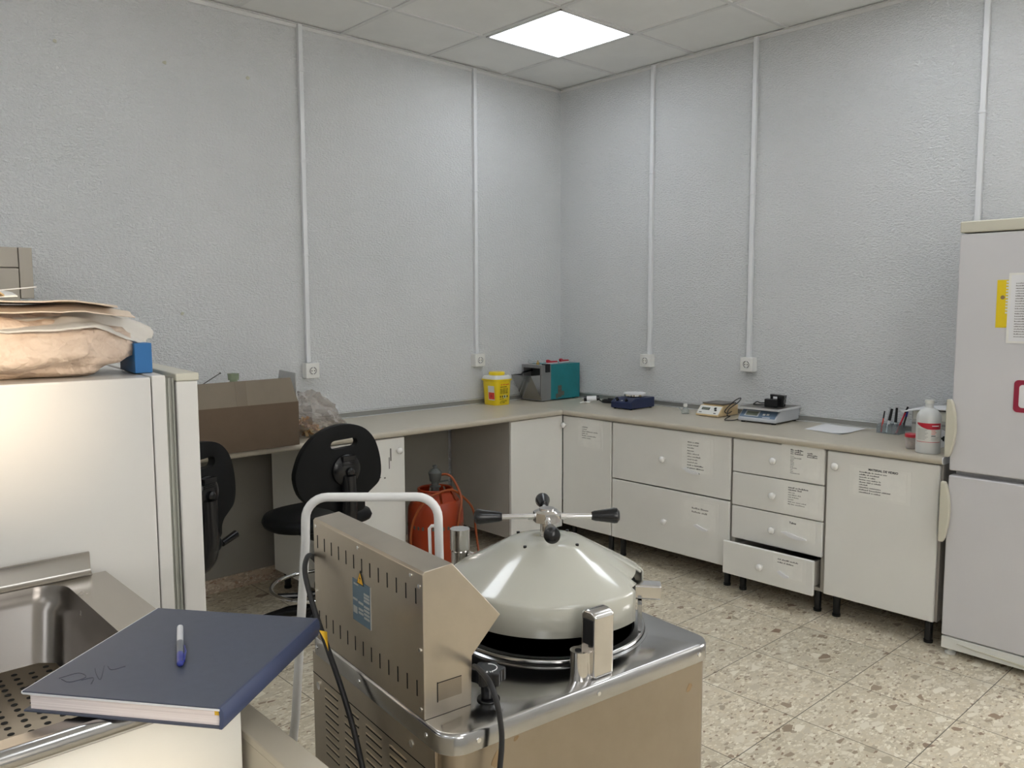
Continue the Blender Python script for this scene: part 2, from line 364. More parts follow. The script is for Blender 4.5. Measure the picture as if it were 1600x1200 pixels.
    def build(s, name, mat=None, parent=None, bevel=0.0, smooth=35, sub=0, local=False, seg=2, solid=0.0, **props):
        inv = Matrix()
        r = parent
        while r is not None and r.parent is not None: r = r.parent
        off = None
        if r is not None and not local: inv = FR[r.name].inverted()
        me = bpy.data.meshes.new(name)
        vs = [inv @ p for p in s.v]
        if parent is None:
            c = sum(vs, Vector())/len(vs); c.z = min(p.z for p in vs); off = c; vs = [p-c for p in vs]
        me.from_pydata(vs, [], s.f); me.update()
        ms = s.mats if s.mats else [mat]
        for x in ms: me.materials.append(M[x] if isinstance(x, str) else x)
        if s.mats: me.polygons.foreach_set('material_index', s.m)
        bm = bmesh.new(); bm.from_mesh(me); bmesh.ops.recalc_face_normals(bm, faces=bm.faces); bm.to_mesh(me); bm.free()
        if smooth:
            me.shade_smooth(); me.set_sharp_from_angle(angle=R(smooth))
        o = bpy.data.objects.new(name, me); COL.objects.link(o)
        if off is not None: o.location = off
        o.parent = parent
        if bevel:
            b_ = o.modifiers.new('bevel', 'BEVEL'); b_.width = bevel; b_.segments = seg; b_.limit_method = 'ANGLE'; b_.angle_limit = R(40); b_.harden_normals = bool(smooth)
        if solid:
            b_ = o.modifiers.new('solid', 'SOLIDIFY'); b_.thickness = solid; b_.offset = 0
        if sub:
            b_ = o.modifiers.new('sub', 'SUBSURF'); b_.levels = sub; b_.render_levels = sub
        for k, x in props.items(): o[k] = x
        return o
FR = {}
def spline(pts, n, closed=False):
    out = []; m_ = len(pts)
    for i in range(m_ if closed else m_-1):
        p0 = pts[(i-1) % m_] if (i or closed) else pts[0]*2-pts[1]
        p1 = pts[i]; p2 = pts[(i+1) % m_]
        p3 = pts[(i+2) % m_] if (i < m_-2 or closed) else pts[-1]*2-pts[-2]
        for k in range(n):
            t = k/n
            out.append(0.5*((2*p1)+(p2-p0)*t+(2*p0-5*p1+4*p2-p3)*t*t+(3*p1-p0-3*p2+p3)*t**3))
    if not closed: out.append(pts[-1])
    return out
def thing(name, label, cat, loc=(0, 0, 0), rz=0.0, group=None):
    o = bpy.data.objects.new(name, None); COL.objects.link(o)
    o.location = loc; o.rotation_euler = (0, 0, rz); o.empty_display_size = 0.05
    o['label'] = label; o['category'] = cat
    if group: o['group'] = group
    FR[o.name] = Matrix.Translation(Vector(loc)) @ Matrix.Rotation(rz, 4, 'Z')
    return o
def single(mb, name, mat, label, cat, group=None, **k):
    o = mb.build(name, mat, None, **k); o['label'] = label; o['category'] = cat
    if group: o['group'] = group
    return o
def struct(mb, name, mat, **k): return mb.build(name, mat, None, kind='structure', **k)
def copy_tree(o, parent=None):
    c = o.copy(); COL.objects.link(c); c.parent = parent
    for ch in o.children: copy_tree(ch, c)
    return c
def rrect(x0, x1, y0, y1, r, n=6):
    out = []
    for cx, cy, a in ((x1-r, y1-r, 0), (x0+r, y1-r, 90), (x0+r, y0+r, 180), (x1-r, y0+r, 270)):
        for i in range(n+1):
            t = R(a+90*i/n); out.append((cx+r*math.cos(t), cy+r*math.sin(t)))
    return out

# ------------------------------------------------------------------ room shell
XR, YF = 5.9, -6.4
struct(MB().box(-0.12, XR+0.12, YF-0.12, 0.12, -0.1, 0), 'floor', 'floor', smooth=0)
struct(MB().box(-0.12, 0, YF-0.12, 0.12, 0, H+0.1), 'wall_left', 'wall', smooth=0)
WX0, WX1 = 4.05, 5.55  # opening for the added window out of view
mb = MB(); mb.box(-0.001, WX0, 0, 0.12, 0, H+0.1); mb.box(WX1, XR+0.12, 0, 0.12, 0, H+0.1)
mb.box(WX0, WX1, 0, 0.12, 0, 1.0); mb.box(WX0, WX1, 0, 0.12, 2.5, H+0.1)
struct(mb, 'wall_back', 'wall', smooth=0)
mb = MB()
for x0, x1, z0, z1 in ((WX0, WX1, 1.0, 1.05), (WX0, WX1, 2.45, 2.5), (WX0, WX0+0.05, 1.0, 2.5), (WX1-0.05, WX1, 1.0, 2.5), (4.78, 4.82, 1.0, 2.5)): mb.box(x0, x1, 0.03, 0.09, z0, z1)
struct(mb, 'added_fill_window', 'pvc')  # made-up unseen window, added for side light and a steel reflection
struct(MB().box(-0.001, XR+0.12, YF-0.12, YF, 0, H+0.1), 'wall_front', 'wall', smooth=0)
# wall behind the camera with its window opening; wide crossbar added to split the sunbeam
WY0, WY1 = -5.15, -3.80
Z0, Z1, Z2, Z3 = 1.05, 1.50, 1.93, 2.55
mb = MB(); mb.box(XR, XR+0.12, YF, WY0, 0, H+0.1); mb.box(XR, XR+0.12, WY1, 0.0, 0, H+0.1)
mb.box(XR, XR+0.12, WY0, WY1, 0, Z0); mb.box(XR, XR+0.12, WY0, WY1, Z3, H+0.1)
struct(mb, 'wall_right', 'wall', smooth=0)
wf = MB()
for y0, y1, z0, z1 in ((WY0, WY1, Z0, Z0+0.05), (WY0, WY1, Z3-0.05, Z3), (WY0, WY0+0.05, Z0, Z3), (WY1-0.05, WY1, Z0, Z3), (WY0, WY1, Z1, Z2)):
    wf.box(XR+0.03, XR+0.09, y0, y1, z0, z1)
struct(wf, 'window_with_added_crossbar', 'pvc')
# suspended ceiling with its grid
struct(MB().box(-0.12, XR+0.12, YF-0.12, 0.12, H+0.002, H+0.1), 'ceiling', 'ceil', smooth=0)
GX, GY, T = 0.509, -0.549, 0.6
mb = MB()
k = 0
while GX+k*T < XR: x = GX+k*T; mb.box(x-0.012, x+0.012, YF, 0, H-0.004, H+0.003); k += 1
k = 0
while GY-k*T > YF: y = GY-k*T; mb.box(0, XR, y-0.012, y+0.012, H-0.0045, H+0.0025); k += 1
struct(mb, 'trim_1', 'tbar', smooth=0)
mb = MB()
mb.box(0, 0.004, YF, 0, H-0.024, H); mb.box(0, 0.024, YF, 0, H-0.006, H-0.003)
mb.box(0, XR, -0.004, 0, H-0.024, H); mb.box(0, XR, -0.024, 0, H-0.006, H-0.003)
struct(mb, 'trim_2', 'tbar', smooth=0)
struct(MB().box(0, 0.012, YF, -0.0, 0, 0.075), 'baseboard_left', 'skirt', bevel=0.002)
struct(MB().box(0.012, XR, -0.012, 0, 0, 0.075), 'baseboard_back', 'skirt', bevel=0.002)

struct(MB().box(0.0, 0.010, -4.4, -1.03, 0.076, 0.800), 'shade_panel', 'shade_board', smooth=0)  # dark sheet added on the wall to paint the shade under the worktop
# ceiling light panels
def ceiling_light(ix, iy, label):
    x0 = GX+ix*T; y1 = GY-iy*T
    t = thing('ceiling_light', label, 'light', (x0+T/2, y1-T/2, H-0.006), 0, 'square panel lights in the ceiling grid')
    f = MB(); a, b_ = 0.013, 0.026
    X0, X1, Y0, Y1 = x0+a, x0+T-a, y1-T+a, y1-a
    for bx in ((X0, X1, Y0, Y0+b_-a), (X0, X1, Y1-(b_-a), Y1), (X0, X0+b_-a, Y0, Y1), (X1-(b_-a), X1, Y0, Y1)):
        f.box(*bx, H-0.008, H)
    f.build('frame', 'tbar', t)
    MB().box(x0+b_, x0+T-b_, y1-T+b_, y1-b_, H-0.005, H+0.001).build('diffuser', 'lamp', t, smooth=0)
ceiling_light(0, 0, 'lit square ceiling panel, the one nearest the corner of the two walls')
ceiling_light(3, 0, 'lit square ceiling panel above the drawers beside the tall fridge')
ceiling_light(1, 4, 'lit square ceiling panel above the black chairs and the small fridge')
ceiling_light(6, 1, 'lit square ceiling panel beyond the tall fridge by the window wall')
ceiling_light(6, 4, 'lit square ceiling panel halfway along the window wall')
ceiling_light(1, 8, 'lit square ceiling panel farthest along the wall with the beige cabinet')
ceiling_light(4, 8, 'lit square ceiling panel beyond the end of the sink')
ceiling_light(7, 8, 'lit square ceiling panel nearest the window')

# wall plugs / old screw holes
for (y, z), lb in zip([(-3.176, 2.63), (-2.706, 2.628), (-2.671, 1.44), (-2.291, 2.632)],
                      ['topmost beige filler spot on the white wall, farthest from the corner', 'beige filler spot high on the wall, second from the conduit',
                       'beige filler spot low on the wall above the cardboard box', 'small beige filler spot high on the wall next to the conduit']):
    mb = MB()
    n_ = 7; pts = [(y+0.010*math.cos(2*math.pi*i/n_)*random.uniform(0.7, 1.2), z+0.009*math.sin(2*math.pi*i/n_)*random.uniform(0.7, 1.2)) for i in range(n_)]
    mb.prism(pts, 'x', -0.001, 0.0035)
    o = struct(mb, 'trim_3', 'plug_hole', smooth=0)

# ------------------------------------------------------------------ conduits and sockets
def conduit(side, a, z0, label, clips):
    loc = (0.012, a, z0) if side == 'L' else (a, -0.012, z0)
    t = thing('cable_conduit', label, 'conduit', loc, 0, 'white cable conduits running down the walls')
    W = 0.0125
    def bx(mb, w_, d, za, zb):
        if side == 'L': mb.box(0, d, a-w_, a+w_, za, zb)
        else: mb.box(a-w_, a+w_, -d, 0, za, zb)
        return mb
    bx(MB(), W, 0.022, z0, H-0.002).build('duct', 'pvc', t, bevel=0.003)
    for z in clips: bx(MB(), W+0.003, 0.025, z-0.006, z+0.006).build('clamp', 'pvc', t, bevel=0.002)
conduit('L', -2.0, 1.165, 'white conduit down the wall to the socket behind the cardboard box', [2.72, 2.25, 1.75])
conduit('L', -0.793, 1.165, 'white conduit down the wall to the socket over the yellow bin', [2.72, 2.2, 1.85])
conduit('R', 0.81, 1.16, 'white conduit down the wall to the socket over the round hotplate', [2.75, 2.3, 1.9])
conduit('R', 1.525, 1.17, 'white conduit down the wall to the socket over the digital scales', [2.72, 2.1])
conduit('R', 2.70, 0.9, 'white conduit running down behind the tall white fridge', [2.35, 2.9])
def socket(side, a, zc, label):
    loc = (0.0, a, zc-0.041) if side == 'L' else (a, 0.0, zc-0.041)
    t = thing('wall_socket', label, 'socket', loc, 0, 'white surface mounted wall sockets')
    if side == 'L': mt = lambda x, y, z: (y, a+x, zc+z)
    else: mt = lambda x, y, z: (a+x, -y, zc+z)
    def tb(mb): mb.v = [Vector(mt(*p)) for p in mb.v]; return mb
    tb(MB().box(-0.041, 0.041, 0.0, 0.048, -0.041, 0.041)).build('housing', 'socket', t, bevel=0.004)
    ring = MB().lathe([(0.0245, 0.0), (0.0245, 0.0045), (0.0225, 0.0055), (0.021, 0.003), (0.0205, 0.0)], (0, 0.0475, 0), 28, 'y')
    tb(ring).build('outlet_ring', 'socket', t)
    face = MB().use('greyp').lathe([(0.0208, 0), (0.0208, 0.0015)], (0, 0.0475, 0), 24, 'y')
    face.use('socket').cyl((0, 0.048, 0), (0, 0.0505, 0), 0.015, seg=20)
    face.use('ink').cyl((-0.008, 0.05, 0), (-0.008, 0.0512, 0), 0.0032, seg=10).cyl((0.008, 0.05, 0), (0.008, 0.0512, 0), 0.0032, seg=10)
    face.use('alu').box(-0.0025, 0.0025, 0.0485, 0.0515, 0.014, 0.0205).box(-0.0025, 0.0025, 0.0485, 0.0515, -0.0205, -0.014)
    tb(face).build('outlet', None, t)
socket('L', -1.992, 1.122, 'white wall socket just beyond the cardboard box on the counter')
socket('L', -0.79, 1.124, 'white wall socket above the yellow sharps bin')
socket('R', 0.80, 1.12, 'white wall socket above the navy hotplate')
socket('R', 1.531, 1.132, 'white wall socket above the grey digital scales')

# ------------------------------------------------------------------ worktops
CT = 0.835; CB = 0.803
def wt_profile(front, back):  # (depth, z) rounded front nose
    r = 0.014; p = [(back, CB), (front-r, CB)]
    for i in range(7):
        t = R(-90+90*i/6); p.append((front-r+r*math.cos(t), CB+r+r*math.sin(t)))
    for i in range(7):
        t = R(0+90*i/6); p.append((front-r+r*math.cos(t), CT-r+r*math.sin(t)))
    p.append((back, CT)); return p
t = thing('worktop', 'cream worktop with rounded edge, the length carrying the cardboard box and yellow bin', 'worktop', (0.3, -2.4, CB), 0, 'cream worktops along the two walls')
MB().prism(wt_profile(0.615, 0.0), 'y', -4.4, -0.6125).build('slab', 'work', t, smooth=50)
def upstand(mb, side, a, b_):
    prof = [(0.0, CT), (0.022, CT), (0.022, CT+0.005), (0.014, CT+0.008), (0.012, CT+0.030), (0.015, CT+0.033), (0.012, CT+0.037), (0, CT+0.037)]
    if side == 'L': mb.prism(prof, 'y', a, b_)
    else:
        s0 = len(mb.v); mb.prism([(-d, z) for d, z in prof], 'x', a, b_)
    return mb
upstand(MB(), 'L', -4.4, -0.001).build('upstand', 'alu_dark', t, smooth=0)
mb = MB(); mb.box(0.0145, 0.0175, -4.4, -0.02, CT+0.031, CT+0.0355); mb.box(0.018, 0.0245, -4.4, -0.02, CT+0.0005, CT+0.0055)
mb.build('upstand_beading', 'alu', t)
t = thing('worktop', 'cream worktop with rounded edge, the length carrying the scales and papers', 'worktop', (1.4, -0.3, CB), 0, 'cream worktops along the two walls')
mb = MB(); mb.prism([(-d, z) for d, z in wt_profile(0.612, 0.0)], 'x', 0.0, 2.806)
mb.build('slab', 'work', t, smooth=50)
upstand(MB(), 'R', 0.022, 2.806).build('upstand', 'alu_dark', t, smooth=0)
mb = MB(); mb.box(0.03, 2.806, -0.0175, -0.0145, CT+0.031, CT+0.0355); mb.box(0.03, 2.806, -0.0245, -0.018, CT+0.0005, CT+0.0055)
mb.build('upstand_beading', 'alu', t)
mb = MB(); mb.prism([(-d, z) for d, z in wt_profile(0.6135, 0.0)], 'x', 2.806, 2.8095); mb.build('end_strip', 'alu', t, smooth=50)

# ------------------------------------------------------------------ base cabinets
def knob(mb, c, ax):
    pr = [(0.0, 0.0), (0.008, 0.0), (0.008, 0.010), (0.013, 0.013), (0.0175, 0.020), (0.0175, 0.026), (0.013, 0.032), (0.006, 0.035), (0.0, 0.0352)]
    if ax == 'y': mb.lathe([(r, -h) for r, h in pr], c, 20, 'y')
    else: mb.lathe(pr, c, 20, 'x')
    return mb
def pseudo(mb, x, z, wds, hh, mat, yy, tilt=0.0):
    """a line of unreadable small print: one small mark per character"""
    mb.use(mat); cx = x
    for w_ in wds:
        n_ = max(2, int(w_/(hh*0.75)))
        for i in range(n_):
            h2 = hh*random.choice([0.6, 0.6, 0.7, 1.0])
            zz = z-(cx-x)*tilt
            mb.box(cx, cx+hh*0.5, yy-0.0004, yy, zz, zz+h2); 
            if random.random() < 0.6: mb.box(cx, cx+hh*0.62, yy-0.0004, yy, zz+h2*random.choice([0, 0.5, 0.9]), zz+h2*random.choice([0.2, 0.7, 1.0])+0.0004)
            cx += hh*0.78
        cx += hh*0.7
    return mb
def note(parent, y, x0, x1, z0, z1, lines, curl=False, film=True):
    """printed sheet taped on a door; lines: (x, z, height, mat, [word widths] or text)"""
    mb = MB()
    if film: mb.use('film').box(x0-0.018, x1+0.018, y-0.0007, y, z0-0.012, z1+0.012)
    mb.use('sleeve').box(x0, x1, y-0.0013, y, z0, z1)
    yy = y-0.0013
    for L in lines:
        if isinstance(L[4], str): mb.use(L[3]).text(L[4], L[2], (L[0], yy-0.0003, L[1]), (1, 0, 0), (0, 0, 1), bold=0.0004)
        else: pseudo(mb, L[0], L[1], L[4], L[2], L[3], yy)
    if curl:
        xa, xb, zz = curl; pts = [(xa, zz+0.02), (xa+(xb-xa)*0.3, zz+0.004), (xb-(xb-xa)*0.35, zz-0.004), (xb, zz+0.002), (xb, zz+0.008), (xb-(xb-xa)*0.3, zz+0.012), (xa+(xb-xa)*0.2, zz+0.026)]
        n0 = len(mb.v); mb.use('paper').prism(pts, 'y', y-0.010, y-0.002)
    mb.build('note', None, parent, smooth=0)
def leg(mb, x, y, z1): return mb.cyl((x, y, 0.0), (x, y, 0.012), 0.019, 0.019, 16).cyl((x, y, 0.012), (x, y, z1), 0.0165, 0.0165, 16)
DY = -0.59
def door(parent, name, x0, x1, z0, z1, kn, y=DY, thick=0.018, notes=()):
    d = MB().box(x0, x1, y, y+thick, z0, z1).build(name, 'lam', parent, bevel=0.006, seg=3)
    if kn: knob(MB(), (kn[0], y, kn[1]), 'y').build('knob', 'knob', d)
    for n_ in notes: note(d, y, **n_)
    return d
def base_cabinet(x0, x1, label, zb=0.112, legs=True, gp='white base cabinets on the wall with the scales'):
    t = thing('base_cabinet', label, 'cabinet', ((x0+x1)/2, -0.3, 0), 0, gp)
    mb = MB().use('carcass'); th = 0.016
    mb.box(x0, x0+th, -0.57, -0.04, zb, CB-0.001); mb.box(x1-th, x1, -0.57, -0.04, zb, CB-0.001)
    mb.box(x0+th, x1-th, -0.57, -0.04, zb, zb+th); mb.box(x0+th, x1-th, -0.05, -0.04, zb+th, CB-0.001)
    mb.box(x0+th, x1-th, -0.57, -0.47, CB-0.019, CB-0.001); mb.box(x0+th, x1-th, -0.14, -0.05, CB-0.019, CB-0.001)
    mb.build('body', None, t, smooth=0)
    if legs:
        for lx in (x0+0.045, x1-0.045):
            for ly in (-0.53, -0.09): leg(MB(), lx, ly, zb).build('leg', 'blackp', t)
    return t
c = base_cabinet(0.592, 0.988, 'single door white cabinet in the corner with a short typed note')
door(c, 'door', 0.5945, 0.985, 0.118, 0.797, (0.620, 0.742), notes=[dict(x0=0.722, x1=0.905, z0=0.625, z1=0.785, lines=[
    (0.757, 0.742, 0.005, 'inkg', [0.045]), (0.757, 0.729, 0.005, 'inkg', [0.04]), (0.757, 0.716, 0.006, 'inkg', [0.03, 0.055, 0.035]),
    (0.757, 0.703, 0.006, 'inkg', [0.025, 0.022]), (0.757, 0.690, 0.006, 'inkg', [0.04, 0.07]), (0.757, 0.677, 0.006, 'inkg', [0.04, 0.028])])])
c = base_cabinet(0.990, 1.788, 'wide white cabinet with two deep drawers, one above the other')
door(c, 'drawer', 0.994, 1.784, 0.470, 0.797, (1.366, 0.630), notes=[dict(x0=1.485, x1=1.665, z0=0.585, z1=0.765, curl=(1.49, 1.60, 0.578), lines=[
    (1.52, 0.742-0.0155*i, 0.006, 'ink' if i > 7 else 'inkg', wd) for i, wd in enumerate([[0.03, 0.01, 0.03], [0.035, 0.035], [0.045], [0.045], [0.03, 0.045], [0.03, 0.05], [0.03, 0.035], [0.045, 0.02], [0.028, 0.012, 0.055], [0.012, 0.04, 0.05]])])])
door(c, 'drawer', 0.994, 1.784, 0.118, 0.464, (1.381, 0.284), notes=[dict(x0=1.50, x1=1.70, z0=0.285, z1=0.425, curl=(1.57, 1.66, 0.282), lines=[
    (1.555, 0.388, 0.009, 'inkg', [0.05, 0.05]), (1.555, 0.368, 0.009, 'inkg', [0.055, 0.04])])])
c = base_cabinet(1.792, 2.290, 'four drawer white cabinet with its lowest drawer pulled out a little')
zz = [0.797, 0.624, 0.452, 0.278]
door(c, 'drawer', 1.797, 2.286, 0.628, 0.797, (2.032, 0.713), notes=[dict(x0=2.085, x1=2.265, z0=0.650, z1=0.790, lines=[
    (2.115, 0.775-0.009*i, 0.007, 'ink', wd) for i, wd in enumerate([[0.02, 0.045], [0.02, 0.035], [0.02, 0.042]])]+[(2.20, 0.769-0.009*i, 0.006, 'ink', wd) for i, wd in enumerate([[0.03], [0.05], [0.05]])]+
    [(2.115, 0.746-0.0082*i, 0.004, 'inkg', wd) for i, wd in enumerate([[0.02], [0.055], [0.02], [0.015], [0.02], [0.02], [0.018], [0.035], [0.012], [0.015], [0.05]])])])
door(c, 'drawer', 1.797, 2.286, 0.455, 0.624, (2.033, 0.540), notes=[dict(x0=2.085, x1=2.265, z0=0.480, z1=0.612, lines=[
    (2.108, 0.590, 0.007, 'ink', [0.035, 0.01, 0.05]), (2.108, 0.579, 0.007, 'ink', [0.045, 0.025])]+[(2.108, 0.567-0.0115*i, 0.0045, 'inkg', wd) for i, wd in enumerate([[0.02, 0.015], [0.02, 0.025, 0.02], [0.02, 0.01, 0.025], [0.03], [0.02, 0.02, 0.025, 0.025], [0.015, 0.018, 0.05]])])])
door(c, 'drawer', 1.797, 2.286, 0.282, 0.451, (2.035, 0.367), notes=[dict(x0=2.075, x1=2.235, z0=0.352, z1=0.440, curl=(2.078, 2.21, 0.348), lines=[
    (2.118, 0.416, 0.014, 'ink', 'Tubos')]),])
dr = door(c, 'drawer', 1.790, 2.280, 0.108, 0.278, (2.012, 0.190), y=-0.655, notes=[dict(x0=2.075, x1=2.225, z0=0.165, z1=0.262, curl=(2.10, 2.16, 0.168), lines=[
    (2.098, 0.247, 0.006, 'ink', [0.02, 0.04, 0.045]), (2.098, 0.232, 0.006, 'ink', [0.03, 0.01, 0.04])])])
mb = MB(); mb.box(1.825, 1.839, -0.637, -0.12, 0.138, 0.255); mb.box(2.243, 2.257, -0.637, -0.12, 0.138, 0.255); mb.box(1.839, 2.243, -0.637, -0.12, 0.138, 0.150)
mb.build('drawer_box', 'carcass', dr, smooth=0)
c = base_cabinet(2.294, 2.800, 'single door white cabinet beside the tall fridge with a bold headed list')
door(c, 'door', 2.298, 2.792, 0.112, 0.797, (2.345, 0.731), notes=[dict(x0=2.425, x1=2.660, z0=0.612, z1=0.738, lines=[
    (2.492, 0.7315, 0.0135, 'ink', 'MATERIAL DE VIDRIO')]+[(2.452, 0.718-0.0115*i, 0.0055, 'ink', wd) for i, wd in enumerate(
    [[0.05, 0.012, 0.035, 0.02], [0.03, 0.012, 0.045], [0.035, 0.012, 0.022], [0.03, 0.02, 0.03, 0.012], [0.03, 0.02, 0.01, 0.03], [0.04], [0.045, 0.05], [0.045, 0.05, 0.04], [0.05, 0.012, 0.03]])])])
# corner unit seen from the other length: blank end panel and side panel
t = thing('base_cabinet', 'white blank fronted corner cabinet beside the gas bottle recess', 'cabinet', (0.3, -0.8, 0), 0, 'white cabinets under the worktop with the yellow bin')
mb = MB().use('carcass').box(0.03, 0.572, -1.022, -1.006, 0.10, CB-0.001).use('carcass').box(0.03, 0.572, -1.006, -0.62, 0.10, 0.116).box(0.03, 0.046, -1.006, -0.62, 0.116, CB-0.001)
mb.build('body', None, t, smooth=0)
MB().box(0.574, 0.592, -1.022, -0.5905, 0.10, CB-0.004).build('front_panel', 'lam', t, bevel=0.003)
for x, y in ((0.53, -0.97), (0.53, -0.68), (0.09, -0.97)): leg(MB(), x, y, 0.10).build('leg', 'blackp', t)
t = thing('base_cabinet', 'white one door cabinet with dark scuffs, standing behind the black swivel chair', 'cabinet', (0.35, -2.03, 0), 0, 'white cabinets under the worktop with the yellow bin')
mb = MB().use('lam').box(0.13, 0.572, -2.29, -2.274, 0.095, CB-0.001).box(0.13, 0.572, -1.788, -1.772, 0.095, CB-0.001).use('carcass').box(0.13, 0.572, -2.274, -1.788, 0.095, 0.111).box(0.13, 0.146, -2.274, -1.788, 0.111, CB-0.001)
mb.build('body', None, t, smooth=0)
d = MB().use('lam').box(0.574, 0.592, -2.288, -1.774, 0.10, CB-0.006).build('door', None, t, bevel=0.005)
knob(MB(), (0.592, -1.82, 0.731), 'x').build('knob', 'knob', d)
for y, z0, z1, ww in ((-1.862, 0.68, 0.745, 0.004), (-1.872, 0.64, 0.70, 0.0025), (-1.935, 0.60, 0.604, 0.012), (-1.90, 0.593, 0.600, 0.005)):
    MB().box(0.5915, 0.5925, y-ww, y+ww, z0, z1).build('scuff_mark', 'inkg', d, smooth=0)
for x, y in ((0.53, -2.25), (0.53, -1.81), (0.19, -2.25), (0.19, -1.81)): leg(MB(), x, y, 0.095).build('leg', 'blackp', t)

# ------------------------------------------------------------------ tall fridge
t = thing('refrigerator', 'tall white two door fridge freezer with cream handles at the worktop end', 'fridge', (3.15, -0.3, 0))
MB().box(2.842, 3.46, -0.555, -0.035, 0.045, 1.755).build('body', 'fridge', t, bevel=0.006)
MB().box(2.836, 3.466, -0.623, -0.030, 1.757, 1.803).build('top_cap', 'cream', t, bevel=0.006)
mb = MB().box(2.845, 3.455, -0.562, -0.553, 0.09, 0.765); mb.box(2.845, 3.455, -0.562, -0.553, 0.788, 1.75); mb.build('door_gasket', 'gasket', t)
def hdl(za, zb, bulge, ox):
    n_ = 14; P = []
    mb = MB(); prof = []
    for i in range(n_+1):
        s_ = i/n_; wv = math.sin(math.pi*s_)**0.7*bulge
        prof.append((2.826+0.006+wv+ox, za+(zb-za)*s_))
    left = [(2.8135+ox, zb), (2.8135+ox, za)]
    mb.prism(left+prof, 'y', -0.648, -0.6245)
    return mb
d = MB().box(2.836, 3.466, -0.620, -0.563, 0.788, 1.753).build('upper_door', 'fridge', t, bevel=0.007, seg=3)
hdl(0.845, 1.085, 0.022, 0.010).build('handle', 'cream', d, bevel=0.006, seg=3, label='curved cream handle')
mb = MB().use('yellow').box(2.982, 3.029, -0.6215, -0.6200, 1.380, 1.566)
mb.use('stain').cyl((3.003, -0.6218, 1.498), (3.003, -0.6212, 1.498), 0.008, 0.008, 14)
mb.use('ivory'); [mb.box(3.014, 3.022, -0.6222, -0.6213, 1.555-0.012*i, 1.562-0.012*i) for i in range(11)]
single(mb, 'magnet_strip', None, 'yellow magnet strip stuck on the tall fridge door', 'magnet', smooth=0)
mb = MB().use('sleeve').box(3.022, 3.24, -0.6228, -0.6216, 1.320, 1.592).use('paper').box(3.031, 3.235, -0.6234, -0.6228, 1.328, 1.584)
for i in range(22): pseudo(mb, 3.048, 1.55-0.0098*i, [0.04, 0.03, 0.05, 0.04], 0.0042, 'inkg', -0.6234)
single(mb, 'printed_sheet', None, 'typed sheet in a plastic sleeve hanging on the fridge door', 'paper', smooth=0)
mb = MB()
op = rrect(3.060, 3.262, 1.052, 1.178, 0.016); ip = rrect(3.078, 3.244, 1.070, 1.160, 0.012)
n_ = len(op)
for ya, yb in ((-0.624, -0.6201),):
    vs = [(p[0], ya, p[1]) for p in op]+[(p[0], ya, p[1]) for p in ip]+[(p[0], yb, p[1]) for p in op]+[(p[0], yb, p[1]) for p in ip]
    fs = []
    for i in range(n_):
        j = (i+1) % n_; fs += [(i, j, n_+j, n_+i), (2*n_+j, 2*n_+i, 3*n_+i, 3*n_+j), (j, i, 2*n_+i, 2*n_+j), (n_+i, n_+j, 3*n_+j, 3*n_+i)]
    mb.use('darkred').add(vs, fs)
mb.use('paper').prism(ip, 'y', -0.6225, -0.6201)
single(mb, 'red_bordered_card', None, 'dark red bordered rounded card on the fridge door', 'card', smooth=0)
d = MB().box(2.836, 3.466, -0.620, -0.563, 0.085, 0.768).build('lower_door', 'fridge', t, bevel=0.007, seg=3)
hdl(0.487, 0.742, 0.022, 0.001).build('handle', 'cream', d, bevel=0.006, seg=3, label='curved cream handle')
mb = MB().use('ivory').box(2.838, 3.464, -0.6195, -0.56, 0.030, 0.081)
pts = [(2.90, 0.062)]+[(2.90+0.56*i/12, 0.062-0.018*math.sin(math.pi*i/24)) for i in range(13)]+[(3.46, 0.034), (3.2, 0.036)]
mb.use('cream').prism(pts, 'y', -0.626, -0.6190)
mb.build('kickplate', None, t, bevel=0.003)
for x in (2.865, 3.43):
    for y in (-0.585, -0.08): MB().lathe([(0.0, 0), (0.02, 0), (0.022, 0.008), (0.016, 0.012), (0.010, 0.014), (0.010, 0.046)], (x, y, 0), 18).build('foot', 'ivory', t)

# ------------------------------------------------------------------ things on the worktop by the scales
Z = CT+0.0003
# teal bag mixer
t = thing('bag_mixer', 'teal and grey lab blender with an open steel hatch in the corner', 'instrument', (0.12, -0.22, CT))
mb = MB().use('teal').box(0.030, 0.222, -0.318, -0.035, CT+0.008, CT+0.245)
mb.use('rust').box(0.2222, 0.2229, -0.25, -0.215, CT+0.02, CT+0.10).box(0.2222, 0.2229, -0.215, -0.19, CT+0.03, CT+0.06).box(0.2222, 0.2229, -0.27, -0.25, CT+0.012, CT+0.045)
mb.build('housing', None, t, bevel=0.003)
mb = MB().use('greyp').box(0.205, 0.224, -0.405, -0.3185, CT+0.004, CT+0.243).box(0.028, 0.045, -0.405, -0.3185, CT+0.004, CT+0.243).box(0.045, 0.205, -0.405, -0.3185, CT+0.222, CT+0.243).box(0.045, 0.205, -0.405, -0.3185, CT+0.004, CT+0.02)
mb.use('darkp').box(0.045, 0.205, -0.335, -0.3185, CT+0.02, CT+0.222)
mb.build('front_frame', None, t, bevel=0.002)
mb = MB()   # hatch plate hinged at the bottom, with triangular cheeks
mb.prism([(-0.405, CT+0.012), (-0.401, CT+0.012), (-0.501, CT+0.178), (-0.505, CT+0.178)], 'x', 0.030, 0.222)
for x in (0.034, 0.212): mb.prism([(-0.401, CT+0.02), (-0.499, CT+0.178), (-0.340, CT+0.178)], 'x', x, x+0.003)
mb.build('hatch', 'steelp', t)
